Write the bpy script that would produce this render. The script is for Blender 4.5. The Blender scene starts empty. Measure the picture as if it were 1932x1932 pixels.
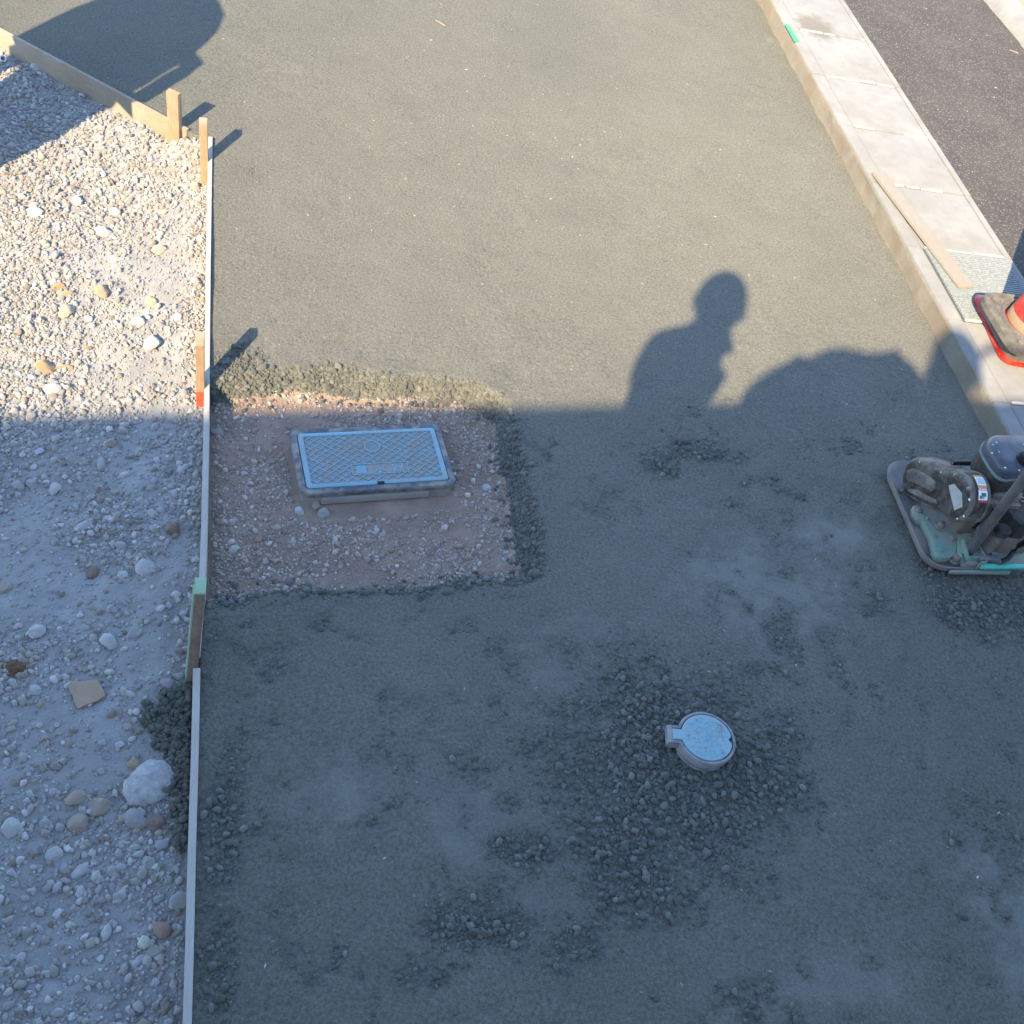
import bpy, bmesh, math, random
import numpy as np
from mathutils import Vector, Matrix
rnd = random.Random(7)
rng = np.random.default_rng(11)
R_ = math.radians
SC = bpy.context.scene
COL = SC.collection

# ------------------------------------------------------------------ camera
CAM_H = 2.4
FPX, CPX = 1934.0, 966.0                       # focal length / centre on a 1932 px square
_k = np.array([680.8 - CPX, CPX + 1407.7, -FPX]); _k /= np.linalg.norm(_k)
_u = np.array([0.20332912, 0.63302253, 0.74695365]); _u -= _k * (_u @ _k); _u /= np.linalg.norm(_u)
_d = np.cross(_k, _u)
ROT = np.array([_d, _k, _u])                   # camera axes -> world (Y runs along the kerb)
cam_d = bpy.data.cameras.new('camera'); cam = bpy.data.objects.new('camera', cam_d); COL.objects.link(cam)
M = Matrix.Identity(4)
for i in range(3):
    for j in range(3):
        M[i][j] = ROT[i][j]
M.translation = Vector((0, 0, CAM_H))
cam.matrix_world = M
cam_d.sensor_width = 36; cam_d.lens = 36 * FPX / 1932
cam_d.clip_start = 0.02; cam_d.clip_end = 600
SC.camera = cam

# ------------------------------------------------------------------ sun and sky
_s = ROT @ np.array([1385 - CPX, CPX - 558, -FPX]); SUN = _s / np.linalg.norm(_s)   # direction the light travels
ELEV = math.asin(-SUN[2])
w = bpy.data.worlds.new('World'); SC.world = w; w.use_nodes = True
nt = w.node_tree; bg = nt.nodes['Background']
sky = nt.nodes.new('ShaderNodeTexSky'); sky.sky_type = 'NISHITA'; sky.sun_disc = False
sky.sun_elevation = ELEV; sky.sun_rotation = math.atan2(-SUN[0], -SUN[1])
sky.air_density = 1.0; sky.dust_density = 0.2; sky.ozone_density = 1.3
nt.links.new(sky.outputs[0], bg.inputs[0]); bg.inputs[1].default_value = 0.15
sl = bpy.data.lights.new('sun', 'SUN'); so = bpy.data.objects.new('sun', sl); COL.objects.link(so)
sl.energy = 2.95; sl.angle = R_(0.53); sl.color = (1.0, 0.78, 0.48)
so.rotation_euler = Vector(SUN).to_track_quat('-Z', 'Y').to_euler(); so.location = (-3, -5, 8)
SC.view_settings.view_transform = 'Standard'; SC.view_settings.look = 'None'
SC.view_settings.gamma = 1.0; SC.view_settings.use_curve_mapping = False
SC.view_settings.exposure = 1.98

# ------------------------------------------------------------------ survey helpers (photo measurement -> place on the site)
def G(x, y, z=0.0):
    r = ROT @ np.array([x - CPX, CPX - y, -FPX]); t = (z - CAM_H) / r[2]
    return np.array([r[0] * t, r[1] * t, z])
def depth_at(P):
    q = ROT.T @ (np.array(P) - [0, 0, CAM_H]); return -q[2]
CR = lambda x, y: (1648.3 + .14683 * x, 805 + .14683 * y)
def GC(x, y, z): return G(*CR(x, y), z)
def onX(x, y, X):
    p = CR(x, y); r = ROT @ np.array([p[0] - CPX, CPX - p[1], -FPX]); t = X / r[0]
    return np.array([X, r[1] * t, CAM_H + r[2] * t])

# ------------------------------------------------------------------ noise
def _h(ix, iy, s):
    n = (ix.astype(np.int64) * 374761393 + iy.astype(np.int64) * 668265263 + s * 1274126177) & 0xffffffff
    n = ((n ^ (n >> 13)) * 1274126177) & 0xffffffff
    n = (n ^ (n >> 16)) & 0xffffffff
    return n / 4294967295.0
def vnoise(x, y, s=0):
    x = np.asarray(x, float); y = np.asarray(y, float)
    ix = np.floor(x); iy = np.floor(y); fx = x - ix; fy = y - iy
    fx = fx * fx * fx * (fx * (fx * 6 - 15) + 10); fy = fy * fy * fy * (fy * (fy * 6 - 15) + 10)
    a = _h(ix, iy, s); b = _h(ix + 1, iy, s); c = _h(ix, iy + 1, s); d = _h(ix + 1, iy + 1, s)
    return (a + (b - a) * fx) + ((c + (d - c) * fx) - (a + (b - a) * fx)) * fy - .5
def fbm(x, y, s=0, o=4):
    v = 0; a = 1.0; f = 1.0
    for i in range(o):
        v = v + a * vnoise(x * f + i * 17.3, y * f - i * 9.1, s + i); a *= .5; f *= 2.03
    return v
def sstep(a, b, x):
    t = np.clip((x - a) / (b - a), 0, 1); return t * t * (3 - 2 * t)
def sdf(poly, x, y):
    poly = np.array(poly); n = len(poly)
    d = np.full(np.shape(x), 1e9); ins = np.zeros(np.shape(x), bool)
    for i in range(n):
        x0, y0 = poly[i][:2]; x1, y1 = poly[(i + 1) % n][:2]
        ex, ey = x1 - x0, y1 - y0
        t = np.clip(((x - x0) * ex + (y - y0) * ey) / (ex * ex + ey * ey + 1e-12), 0, 1)
        d = np.minimum(d, np.hypot(x - x0 - t * ex, y - y0 - t * ey))
        cnd = ((y0 > y) != (y1 > y)) & (x < ex * (y - y0) / (ey if ey else 1e-12) + x0)
        ins ^= cnd
    return np.where(ins, -d, d)

# ------------------------------------------------------------------ materials
def mat(name, c1, c2=None, scale=8, rough=.8, bump=.3, bscale=60, metal=0, attr=None, dirt=None, dscale=9, damt=.5,
        spots=None, sscale=60, sthr=.72, grain=None, spec=.35, diffr=.6, bdist=.004, extra=None):
    m = bpy.data.materials.new(name); m.use_nodes = True
    t = m.node_tree; N = t.nodes; L = t.links; b = N['Principled BSDF']
    tc = N.new('ShaderNodeTexCoord'); geo = N.new('ShaderNodeNewGeometry')
    pos = geo.outputs['Position']
    if grain:                                   # wood: stretch the noise along the member's own axis
        mp = N.new('ShaderNodeMapping'); mp.inputs['Scale'].default_value = grain; L.new(tc.outputs['Object'], mp.inputs[0]); gp = mp.outputs[0]
    else:
        gp = pos
    def noise(v, sc, det=4, ro=.6):
        n = N.new('ShaderNodeTexNoise'); n.inputs['Scale'].default_value = sc; n.inputs['Detail'].default_value = det
        n.inputs['Roughness'].default_value = ro; L.new(v, n.inputs['Vector']); return n.outputs[0]
    def ramp(v, lo, hi):
        r = N.new('ShaderNodeMapRange'); r.inputs[1].default_value = lo; r.inputs[2].default_value = hi; L.new(v, r.inputs[0]); return r.outputs[0]
    def mix(f, a, c):
        x = N.new('ShaderNodeMix'); x.data_type = 'RGBA'
        if isinstance(f, float): x.inputs[0].default_value = f
        else: L.new(f, x.inputs[0])
        for k, v in ((6, a), (7, c)):
            if isinstance(v, tuple): x.inputs[k].default_value = (*v, 1)
            else: L.new(v, x.inputs[k])
        return x.outputs[2]
    base = c1
    if attr:
        a = N.new('ShaderNodeAttribute'); a.attribute_name = attr; base = a.outputs['Color']
        if c2:
            base = mix(ramp(noise(gp, scale), .3, .7), base, mix(.5, base, c2))
    elif c2:
        base = mix(ramp(noise(gp, scale), .35, .65), c1, c2)
    if dirt:
        f = N.new('ShaderNodeMath'); f.operation = 'MULTIPLY'; f.inputs[1].default_value = damt
        L.new(ramp(noise(pos, dscale, 6, .7), .42, .62), f.inputs[0]); base = mix(f.outputs[0], base, dirt)
    if spots:
        v = N.new('ShaderNodeTexVoronoi'); v.inputs['Scale'].default_value = sscale; L.new(pos, v.inputs['Vector'])
        sp = N.new('ShaderNodeSeparateColor'); L.new(v.outputs['Color'], sp.inputs[0])
        g = N.new('ShaderNodeMath'); g.operation = 'GREATER_THAN'; g.inputs[1].default_value = sthr; L.new(sp.outputs[0], g.inputs[0])
        q = N.new('ShaderNodeMath'); q.operation = 'LESS_THAN'; q.inputs[1].default_value = .38; L.new(v.outputs['Distance'], q.inputs[0])
        g2 = N.new('ShaderNodeMath'); g2.operation = 'MULTIPLY'; L.new(g.outputs[0], g2.inputs[0]); L.new(q.outputs[0], g2.inputs[1])
        base = mix(g2.outputs[0], base, spots)
    env = dict(N=N, L=L, noise=noise, ramp=ramp, mix=mix, pos=pos, b=b, tc=tc)
    if extra: base = extra(base, env)
    if isinstance(base, tuple): b.inputs['Base Color'].default_value = (*base, 1)
    else: L.new(base, b.inputs['Base Color'])
    b.inputs['Roughness'].default_value = rough; b.inputs['Metallic'].default_value = metal
    b.inputs['Specular IOR Level'].default_value = spec
    b.inputs['Diffuse Roughness'].default_value = diffr
    if bump:
        h = env.get('height')
        if h is None:
            n1 = noise(gp if grain else pos, bscale, 5, .65); h = n1
        bp = N.new('ShaderNodeBump'); bp.inputs['Strength'].default_value = bump; bp.inputs['Distance'].default_value = bdist
        L.new(h, bp.inputs['Height']); L.new(bp.outputs[0], b.inputs['Normal'])
    return m

def concrete_extra(base, e):
    N, L = e['N'], e['L']
    at = N.new('ShaderNodeAttribute'); at.attribute_name = 'coarse'
    n1 = e['noise'](e['pos'], 70, 7, .78); n2 = e['noise'](e['pos'], 190, 4, .7)
    v = N.new('ShaderNodeTexVoronoi'); v.inputs['Scale'].default_value = 70; L.new(e['pos'], v.inputs['Vector'])
    a = N.new('ShaderNodeMath'); a.operation = 'MULTIPLY_ADD'; L.new(n2, a.inputs[0]); a.inputs[1].default_value = .45; L.new(n1, a.inputs[2])
    vm = N.new('ShaderNodeMath'); vm.operation = 'MULTIPLY'; L.new(v.outputs['Distance'], vm.inputs[0]); L.new(at.outputs['Fac'], vm.inputs[1])
    c = N.new('ShaderNodeMath'); c.operation = 'MULTIPLY_ADD'; L.new(vm.outputs[0], c.inputs[0]); c.inputs[1].default_value = -1.6; L.new(a.outputs[0], c.inputs[2])
    # torn pits in the rolled surface
    pt = e['noise'](e['pos'], 26, 7, .8)
    pr = e['ramp'](pt, .36, .27)
    pm = N.new('ShaderNodeMath'); pm.operation = 'MULTIPLY_ADD'; L.new(pr, pm.inputs[0]); pm.inputs[1].default_value = -1.1; L.new(c.outputs[0], pm.inputs[2])
    e['height'] = pm.outputs[0]
    # painted light falloff, random tone and pale smooth laitance, both mapped on the slab
    ad_ = N.new('ShaderNodeAttribute'); ad_.attribute_name = 'light_falloff'; ap_ = N.new('ShaderNodeAttribute'); ap_.attribute_name = 'pale'
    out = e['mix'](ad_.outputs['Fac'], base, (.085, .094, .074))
    out = e['mix'](ap_.outputs['Fac'], out, (.225, .232, .215))
    co = N.new('ShaderNodeMath'); co.operation = 'MULTIPLY'; L.new(at.outputs['Fac'], co.inputs[0]); co.inputs[1].default_value = .5
    out = e['mix'](co.outputs[0], out, (.06, .067, .057))  # crevice shade put into the colour: darker base between the loose stones
    sp = e['ramp'](e['noise'](e['pos'], 105, 6, .9), .34, .66)
    lo = e['mix'](.68, out, (.045, .05, .045)); hi = e['mix'](.46, out, (.36, .365, .325))
    sm = N.new('ShaderNodeMath'); sm.operation = 'MULTIPLY_ADD'; L.new(ap_.outputs['Fac'], sm.inputs[0]); sm.inputs[1].default_value = -.75; sm.inputs[2].default_value = 1.0
    col = e['mix'](sp, lo, hi)
    hm = N.new('ShaderNodeMath'); hm.operation = 'MULTIPLY'; L.new(e['height'], hm.inputs[0]); L.new(sm.outputs[0], hm.inputs[1]); e['height'] = hm.outputs[0]
    return e['mix'](sm.outputs[0], out, col)

def gutter_extra(base, e):
    N, L = e['N'], e['L']
    P = G(1540, 50, .1)
    d = N.new('ShaderNodeVectorMath'); d.operation = 'SUBTRACT'; L.new(e['pos'], d.inputs[0]); d.inputs[1].default_value = tuple(P)
    sc = N.new('ShaderNodeVectorMath'); sc.operation = 'MULTIPLY'; L.new(d.outputs[0], sc.inputs[0]); sc.inputs[1].default_value = (7.5, 5.5, 0)
    ln = N.new('ShaderNodeVectorMath'); ln.operation = 'LENGTH'; L.new(sc.outputs[0], ln.inputs[0])
    nz = e['noise'](e['pos'], 18, 4, .6)
    ad = N.new('ShaderNodeMath'); ad.operation = 'MULTIPLY_ADD'; L.new(nz, ad.inputs[0]); ad.inputs[1].default_value = 1.1; L.new(ln.outputs['Value'], ad.inputs[2])
    st = e['ramp'](ad.outputs[0], 1.55, 1.15)
    f = N.new('ShaderNodeMath'); f.operation = 'MULTIPLY'; L.new(st, f.inputs[0]); f.inputs[1].default_value = .75
    return e['mix'](f.outputs[0], base, (.13, .12, .105))

MT = {}
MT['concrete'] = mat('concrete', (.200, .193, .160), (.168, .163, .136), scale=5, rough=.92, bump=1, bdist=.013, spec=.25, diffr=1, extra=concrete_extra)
MT['wet_pebble'] = mat('wet_pebble', (.12, .12, .1), (.13, .14, .115), attr='col', scale=40, rough=.85, bump=.4, bscale=300, bdist=.001, diffr=1, spec=.3)
MT['gravel_bed'] = mat('gravel_bed', (.355, .362, .362), (.305, .306, .30), scale=6, rough=.95, bump=1, bscale=120, bdist=.006, dirt=(.25, .23, .20), dscale=3.2, damt=.35, diffr=1, spec=.2)
MT['stone'] = mat('stone', (.4, .38, .35), (.3, .27, .24), attr='col', scale=70, rough=.9, bump=.5, bscale=160, bdist=.002, diffr=1, spec=.25)
MT['soil'] = mat('soil', (.37, .285, .225), (.305, .232, .183), scale=11, rough=.96, bump=1, bscale=110, bdist=.007, dirt=(.19, .145, .115), dscale=5, damt=.45, diffr=1, spec=.2)
MT['asphalt'] = mat('asphalt', (.046, .042, .042), (.074, .069, .067), scale=70, rough=.9, bump=1, bscale=170, bdist=.005, dirt=(.09, .084, .073), dscale=2.6, damt=.5, spots=(.17, .16, .155), sscale=95, sthr=.62, diffr=.8, spec=.3)
MT['gutter'] = mat('gutter', (.252, .256, .256), (.216, .22, .22), scale=4, rough=.9, bump=.35, bscale=140, bdist=.002, dirt=(.165, .165, .158), dscale=6, damt=.5, diffr=.8, extra=gutter_extra)
MT['kerb_face'] = mat('kerb_face', (.20, .19, .163), (.16, .15, .125), scale=9, rough=.95, bump=.8, bscale=70, bdist=.005, dirt=(.165, .13, .095), dscale=7, damt=.7, diffr=.9)
MT['mortar'] = mat('mortar', (.46, .45, .42), (.44, .42, .39), scale=30, bump=.5, bscale=120)
MT['far_soil'] = mat('far_soil', (.30, .25, .17), (.25, .20, .13), scale=6, bump=.8, bscale=60)
MT['ground'] = mat('ground', (.25, .22, .18), (.2, .18, .15), scale=1, bump=.5, bscale=20)
MT['wood_pale'] = mat('wood_pale', (.36, .30, .22), (.30, .235, .16), scale=9, grain=(3, 3, 40), rough=.75, bump=.3, bscale=18, dirt=(.36, .29, .21), dscale=12, damt=.4)
MT['wood_stake'] = mat('wood_stake', (.34, .265, .18), (.27, .19, .115), scale=10, grain=(16, 16, 1.6), rough=.75, bump=.35, bscale=16, dirt=(.38, .28, .19), dscale=16, damt=.4)
MT['wood_amber'] = mat('wood_amber', (.35, .255, .15), (.29, .195, .105), scale=10, grain=(14, 14, 1.3), rough=.7, bump=.3, bscale=16)
MT['wood_brown'] = mat('wood_brown', (.23, .165, .125), (.16, .11, .08), scale=10, grain=(14, 14, 1.6), rough=.85, bump=.5, bscale=16, dirt=(.30, .25, .20), dscale=14, damt=.4)
MT['wood_orange'] = mat('wood_orange', (.27, .18, .11), (.21, .135, .08), scale=10, grain=(14, 14, 1.3), rough=.8, bump=.4, bscale=16, dirt=(.45, .33, .2), dscale=14, damt=.35)
MT['wood_grey'] = mat('wood_grey', (.27, .26, .235), (.22, .21, .185), scale=10, grain=(40, 2, 10), rough=.85, bump=.4, bscale=14, dirt=(.27, .20, .15), dscale=6, damt=.45)
MT['board'] = mat('board', (.44, .43, .405), (.38, .365, .335), scale=10, grain=(30, 2, 30), rough=.85, bump=.3, bscale=12, dirt=(.37, .345, .30), dscale=18, damt=.5)
MT['board_tan'] = mat('board_tan', (.33, .28, .21), (.28, .22, .155), scale=8, grain=(3, 3, 30), rough=.8, bump=.3, bscale=12, dirt=(.36, .33, .29), dscale=6, damt=.5)
MT['red_paint'] = mat('red_paint', (.55, .06, .03), (.42, .09, .05), scale=25, rough=.7, bump=.2)
MT['green_paint'] = mat('green_paint', (.22, .40, .24), (.28, .44, .29), scale=30, rough=.7, bump=.3, dirt=(.36, .36, .27), dscale=30, damt=.4)
MT['green_tape'] = mat('green_tape', (.05, .25, .12), (.06, .28, .14), scale=20, rough=.5, bump=.1)
MT['lid_blue'] = mat('lid_blue', (.205, .385, .475), (.18, .35, .44), scale=14, rough=.6, bump=.15, dirt=(.29, .27, .235), dscale=20, damt=.55, spec=.4)
MT['valve_blue'] = mat('valve_blue', (.235, .40, .455), (.20, .365, .43), scale=24, rough=.65, bump=.3, bscale=200, bdist=.001, dirt=(.35, .40, .40), dscale=80, damt=.55)
MT['lid_dirt'] = mat('lid_dirt', (.33, .29, .25), (.40, .35, .305), scale=60, rough=.95, bump=1, bscale=220, bdist=.003, diffr=1)
MT['box_grey'] = mat('box_grey', (.085, .095, .115), (.13, .14, .155), scale=20, rough=.65, bump=.4, bscale=90, bdist=.002, dirt=(.34, .31, .27), dscale=20, damt=.75)
MT['box_side'] = mat('box_side', (.24, .24, .24), (.3, .285, .26), scale=16, rough=.8, bump=.4, dirt=(.36, .31, .25), dscale=14, damt=.6)
MT['ring_grey'] = mat('ring_grey', (.16, .16, .18), (.24, .23, .25), scale=30, rough=.6, bump=.4, bscale=120, bdist=.002, dirt=(.30, .298, .29), dscale=30, damt=.75)
MT['black'] = mat('black', (.012, .013, .015), rough=.45, bump=.2)
MT['rubber'] = mat('rubber', (.125, .118, .105), (.085, .08, .073), scale=25, rough=.8, bump=.4, bscale=60, dirt=(.22, .20, .165), dscale=18, damt=.6)
MT['red'] = mat('red', (.52, .014, .011), (.45, .016, .012), scale=18, rough=.45, bump=.1, dirt=(.5, .16, .1), dscale=22, damt=.35, spec=.45)
MT['cone_band'] = mat('cone_band', (.33, .245, .16), (.29, .215, .14), scale=20, rough=.6, bump=.1)
MT['grate'] = mat('grate', (.20, .235, .255), (.16, .20, .22), scale=45, rough=.6, bump=.5, bscale=160, bdist=.002, dirt=(.34, .34, .33), dscale=70, damt=.6)
MT['grate_dark'] = mat('grate_dark', (.10, .125, .145), (.08, .1, .12), scale=30, rough=.7, bump=.4)
MT['plate'] = mat('plate', (.25, .245, .24), (.18, .175, .17), scale=16, rough=.62, bump=.4, bscale=60, bdist=.002, dirt=(.29, .26, .225), dscale=14, damt=.7, metal=.25)
MT['teal'] = mat('teal', (.15, .28, .23), (.12, .235, .195), scale=18, rough=.7, bump=.3, dirt=(.26, .24, .20), dscale=17, damt=1.0)
MT['teal_clean'] = mat('teal_clean', (.06, .52, .41), (.08, .46, .37), scale=20, rough=.5, bump=.2, dirt=(.2, .24, .2), dscale=26, damt=.4)
MT['cover_black'] = mat('cover_black', (.028, .024, .022), (.05, .042, .036), scale=30, rough=.62, bump=.8, bscale=90, bdist=.004, dirt=(.17, .145, .125), dscale=24, damt=.7)
MT['cover_dust'] = mat('cover_dust', (.135, .12, .105), (.085, .075, .066), scale=18, rough=.8, bump=.6, bscale=80, bdist=.003, dirt=(.26, .23, .20), dscale=17, damt=.7)
MT['metal_tan'] = mat('metal_tan', (.22, .20, .18), (.15, .137, .122), scale=12, rough=.65, bump=.4, bscale=60, dirt=(.25, .17, .10), dscale=9, damt=.5, metal=.2)
MT['engine_dark'] = mat('engine_dark', (.022, .022, .022), (.045, .042, .04), scale=18, rough=.7, bump=.5, bscale=70, dirt=(.12, .105, .09), dscale=14, damt=.45)
MT['tank_blue'] = mat('tank_blue', (.035, .042, .062), (.05, .058, .08), scale=16, rough=.4, bump=.15, dirt=(.13, .14, .16), dscale=12, damt=.45, spec=.5, spots=(.4, .4, .42), sscale=110, sthr=.975)
MT['seam'] = mat('seam', (.24, .30, .29), (.18, .24, .23), scale=30, rough=.5, bump=.1, metal=.2)
MT['bar_grey'] = mat('bar_grey', (.135, .13, .13), (.10, .098, .1), scale=20, rough=.6, bump=.4, bscale=80, bdist=.001, dirt=(.22, .2, .18), dscale=16, damt=.6, metal=.3)
MT['bolt'] = mat('bolt', (.36, .33, .31), (.26, .23, .21), scale=60, rough=.5, bump=.3, metal=.5)
MT['white'] = mat('white', (.78, .78, .76), rough=.5, bump=0)
MT['label_orange'] = mat('label_orange', (.62, .33, .07), rough=.5, bump=0)
MT['label_red'] = mat('label_red', (.55, .07, .09), rough=.5, bump=0)
MT['label_lines'] = mat('label_lines', (.45, .55, .60), rough=.5, bump=0)
MT['label_ink'] = mat('label_ink', (.08, .14, .13), rough=.5, bump=0)
MT['sticker_torn'] = mat('sticker_torn', (.42, .43, .40), (.33, .34, .32), scale=40, rough=.7, bump=.2)
MT['cardboard'] = mat('cardboard', (.38, .275, .19), (.32, .23, .155), scale=22, rough=.9, bump=.4, bscale=70, bdist=.002, dirt=(.3, .25, .2), dscale=20, damt=.4)
MT['chip'] = mat('chip', (.6, .56, .47), (.5, .46, .38), scale=50, rough=.8, bump=.2, attr='col')
MT['chunk'] = mat('chunk', (.50, .49, .475), (.38, .375, .37), scale=26, rough=.95, bump=1, bscale=90, bdist=.006, dirt=(.27, .28, .29), dscale=45, damt=.8, diffr=1)
MT['skin'] = mat('skin', (.55, .36, .26), rough=.6, bump=0)
MT['cloth'] = mat('cloth', (.10, .12, .17), (.08, .1, .14), scale=30, rough=.9, bump=.3)
MT['hair'] = mat('hair', (.02, .017, .015), rough=.6, bump=.3)
MT['wall'] = mat('wall', (.42, .40, .36), (.38, .36, .32), scale=3, rough=.9, bump=.4, bscale=40)
MT['roof'] = mat('roof', (.12, .12, .13), (.1, .1, .11), scale=6, rough=.7, bump=.3)
MT['glass'] = mat('glass', (.03, .04, .05), rough=.08, bump=0)
MT['bag'] = mat('bag', (.55, .55, .52), (.48, .48, .46), scale=20, rough=.85, bump=.5, bscale=90)
MT['tank_grey'] = mat('tank_grey', (.30, .31, .32), (.26, .27, .28), scale=8, rough=.6, bump=.2)
MT['steel'] = mat('steel', (.22, .22, .23), (.18, .18, .18), scale=30, rough=.5, bump=.2, metal=.6)

# ------------------------------------------------------------------ mesh builder
class MB:
    def __init__(s): s.v = []; s.f = []; s.m = []
    def add(s, vs, fs, mi=0):
        o = len(s.v); s.v += [tuple(map(float, p)) for p in vs]
        s.f += [tuple(i + o for i in f) for f in fs]; s.m += [mi] * len(fs); return s
    def hexa(s, b, t, mi=0):                     # bottom quad, top quad
        return s.add(list(b) + list(t), [(3, 2, 1, 0), (4, 5, 6, 7), (0, 1, 5, 4), (1, 2, 6, 5), (2, 3, 7, 6), (3, 0, 4, 7)], mi)
    def box(s, c, sz, ax=None, mi=0):
        ax = np.array(ax if ax is not None else np.eye(3), float); c = np.array(c, float); h = np.array(sz) / 2
        q = lambda a, b_, d: c + ax[0] * a * h[0] + ax[1] * b_ * h[1] + ax[2] * d * h[2]
        return s.hexa([q(-1, -1, -1), q(1, -1, -1), q(1, 1, -1), q(-1, 1, -1)], [q(-1, -1, 1), q(1, -1, 1), q(1, 1, 1), q(-1, 1, 1)], mi)
    def loft(s, rings, cap=True, mi=0):
        n = len(rings[0]); vs = [p for r in rings for p in r]; fs = []
        for k in range(len(rings) - 1):
            for i in range(n):
                j = (i + 1) % n; fs.append((k * n + i, k * n + j, (k + 1) * n + j, (k + 1) * n + i))
        if cap: fs.append(tuple(range(n - 1, -1, -1))); fs.append(tuple((len(rings) - 1) * n + i for i in range(n)))
        return s.add(vs, fs, mi)
    def tube(s, pts, r, n=10, mi=0):
        pts = [np.array(p, float) for p in pts]; rr = r if isinstance(r, (list, tuple)) else [r] * len(pts)
        rings = []; ref = np.array([0, 0, 1.0])
        for i, p in enumerate(pts):
            d = pts[min(i + 1, len(pts) - 1)] - pts[max(i - 1, 0)]; d /= np.linalg.norm(d) + 1e-9
            rf = ref if abs(d @ ref) < .95 else np.array([1.0, 0, 0])
            a = np.cross(d, rf); a /= np.linalg.norm(a); b_ = np.cross(d, a)
            rings.append([p + (a * math.cos(q) - b_ * math.sin(q)) * rr[i] * -1 for q in [2 * math.pi * k / n for k in range(n)]])
        return s.loft(rings, True, mi)
    def build(s, name, m, parent=None, bevel=0, seg=2, smooth=True, ang=35, org=None):
        me = bpy.data.meshes.new(name)
        off = np.zeros(3)
        if parent is not None: off = np.array(parent['_org'])
        elif org is not None: off = np.array(org, float)
        v = np.array(s.v) - off
        me.from_pydata([tuple(p) for p in v], [], s.f)
        for mm in (m if isinstance(m, (list, tuple)) else [m]): me.materials.append(MT[mm] if isinstance(mm, str) else mm)
        if len(me.materials) > 1: me.polygons.foreach_set('material_index', s.m)
        bm = bmesh.new(); bm.from_mesh(me)
        bmesh.ops.recalc_face_normals(bm, faces=bm.faces)
        if bevel:
            es = [e for e in bm.edges if len(e.link_faces) == 2 and e.calc_face_angle(0) > R_(30)]
            bmesh.ops.bevel(bm, geom=es, offset=bevel, segments=seg, profile=.6, affect='EDGES', clamp_overlap=True)
        bm.to_mesh(me); bm.free()
        if smooth:
            me.shade_smooth()
            try: me.set_sharp_from_angle(angle=R_(ang))
            except Exception: pass
        o = bpy.data.objects.new(name, me); COL.objects.link(o)
        if parent is not None: o.parent = parent; o['_org'] = list(off)
        elif org is not None: o.location = off; o['_org'] = list(map(float, off))
        else: o['_org'] = [0.0, 0.0, 0.0]
        return o
def thing(name, loc, label, cat, group=None):
    o = bpy.data.objects.new(name, None); COL.objects.link(o); o.location = tuple(map(float, loc)); o['_org'] = list(map(float, loc))
    o.empty_display_size = .1
    return tag(o, label, cat, group)
def tag(o, label, cat, group=None):
    o['label'] = label; o['category'] = cat
    if group: o['group'] = group
    return o
def struct(o): o['kind'] = 'structure'; return o
def np_mesh(name, V, F, m, smooth=True, attrs=(), parent=None):
    me = bpy.data.meshes.new(name); V = np.asarray(V, np.float32); F = np.asarray(F, np.int32); k = F.shape[1]
    me.vertices.add(len(V)); me.vertices.foreach_set('co', V.ravel())
    me.loops.add(F.size); me.loops.foreach_set('vertex_index', F.ravel())
    me.polygons.add(len(F)); me.polygons.foreach_set('loop_start', np.arange(0, F.size, k, dtype=np.int32)); me.polygons.foreach_set('loop_total', np.full(len(F), k, np.int32))
    me.update(calc_edges=True)
    for nm, tp, dat in attrs:
        a = me.attributes.new(nm, tp, 'POINT')
        a.data.foreach_set('color' if tp == 'FLOAT_COLOR' else 'value', np.asarray(dat, np.float32).ravel())
    me.materials.append(MT[m]); me.polygons.foreach_set('use_smooth', np.full(len(F), smooth))
    me.update()
    o = bpy.data.objects.new(name, me); COL.objects.link(o)
    if parent is not None: o.parent = parent
    return o

# ------------------------------------------------------------------ site layout
def xy(*pts): return [G(*p)[:2] for p in pts]
BOARD_UP = [G(x, y, .012) for x, y in ((397, 258), (393, 500), (390, 760), (385, 1000), (380, 1130), (371, 1236))]
BOARD_LO = [G(x, y, .012) for x, y in ((371, 1260), (368, 1400), (362, 1600), (358, 1760), (353, 1930), (351, 2040), (346, 2500))]
TLA, TLB = G(-260, -85, .012), G(354, 243, .012)          # board running up to the left
def xleft(y):
    pts = sorted([(p[1], p[0]) for p in BOARD_UP + BOARD_LO])
    ys = [p[0] for p in pts]; xs = [p[1] for p in pts]
    sl = (xs[-1] - xs[0]) / (ys[-1] - ys[0])
    base = np.interp(y, ys, xs)
    base = np.where(y < ys[0], xs[0] + (y - ys[0]) * sl, base)
    k = (TLA[0] - TLB[0]) / (TLA[1] - TLB[1]); yc = TLB[1] - .02
    top = TLB[0] + (y - TLB[1]) * k
    return np.where(y > yc, np.maximum(top, -30), base)
PIT = xy((388, 738), (412, 735), (450, 728), (520, 716), (600, 714), (680, 722), (740, 728), (820, 733), (880, 742), (925, 770), (942, 810), (950, 850), (965, 910), (975, 960), (988, 1010), (992, 1062), (950, 1066), (900, 1062), (800, 1082), (700, 1092), (560, 1090), (384, 1102))
def zpit(x, y):
    d = sdf(PIT, x, y) + .022 * fbm(x * 14, y * 14, 31, 3) + .03 * fbm(x * 6, y * 6, 33, 2)
    return d, sstep(-.012, .065, d)
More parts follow.
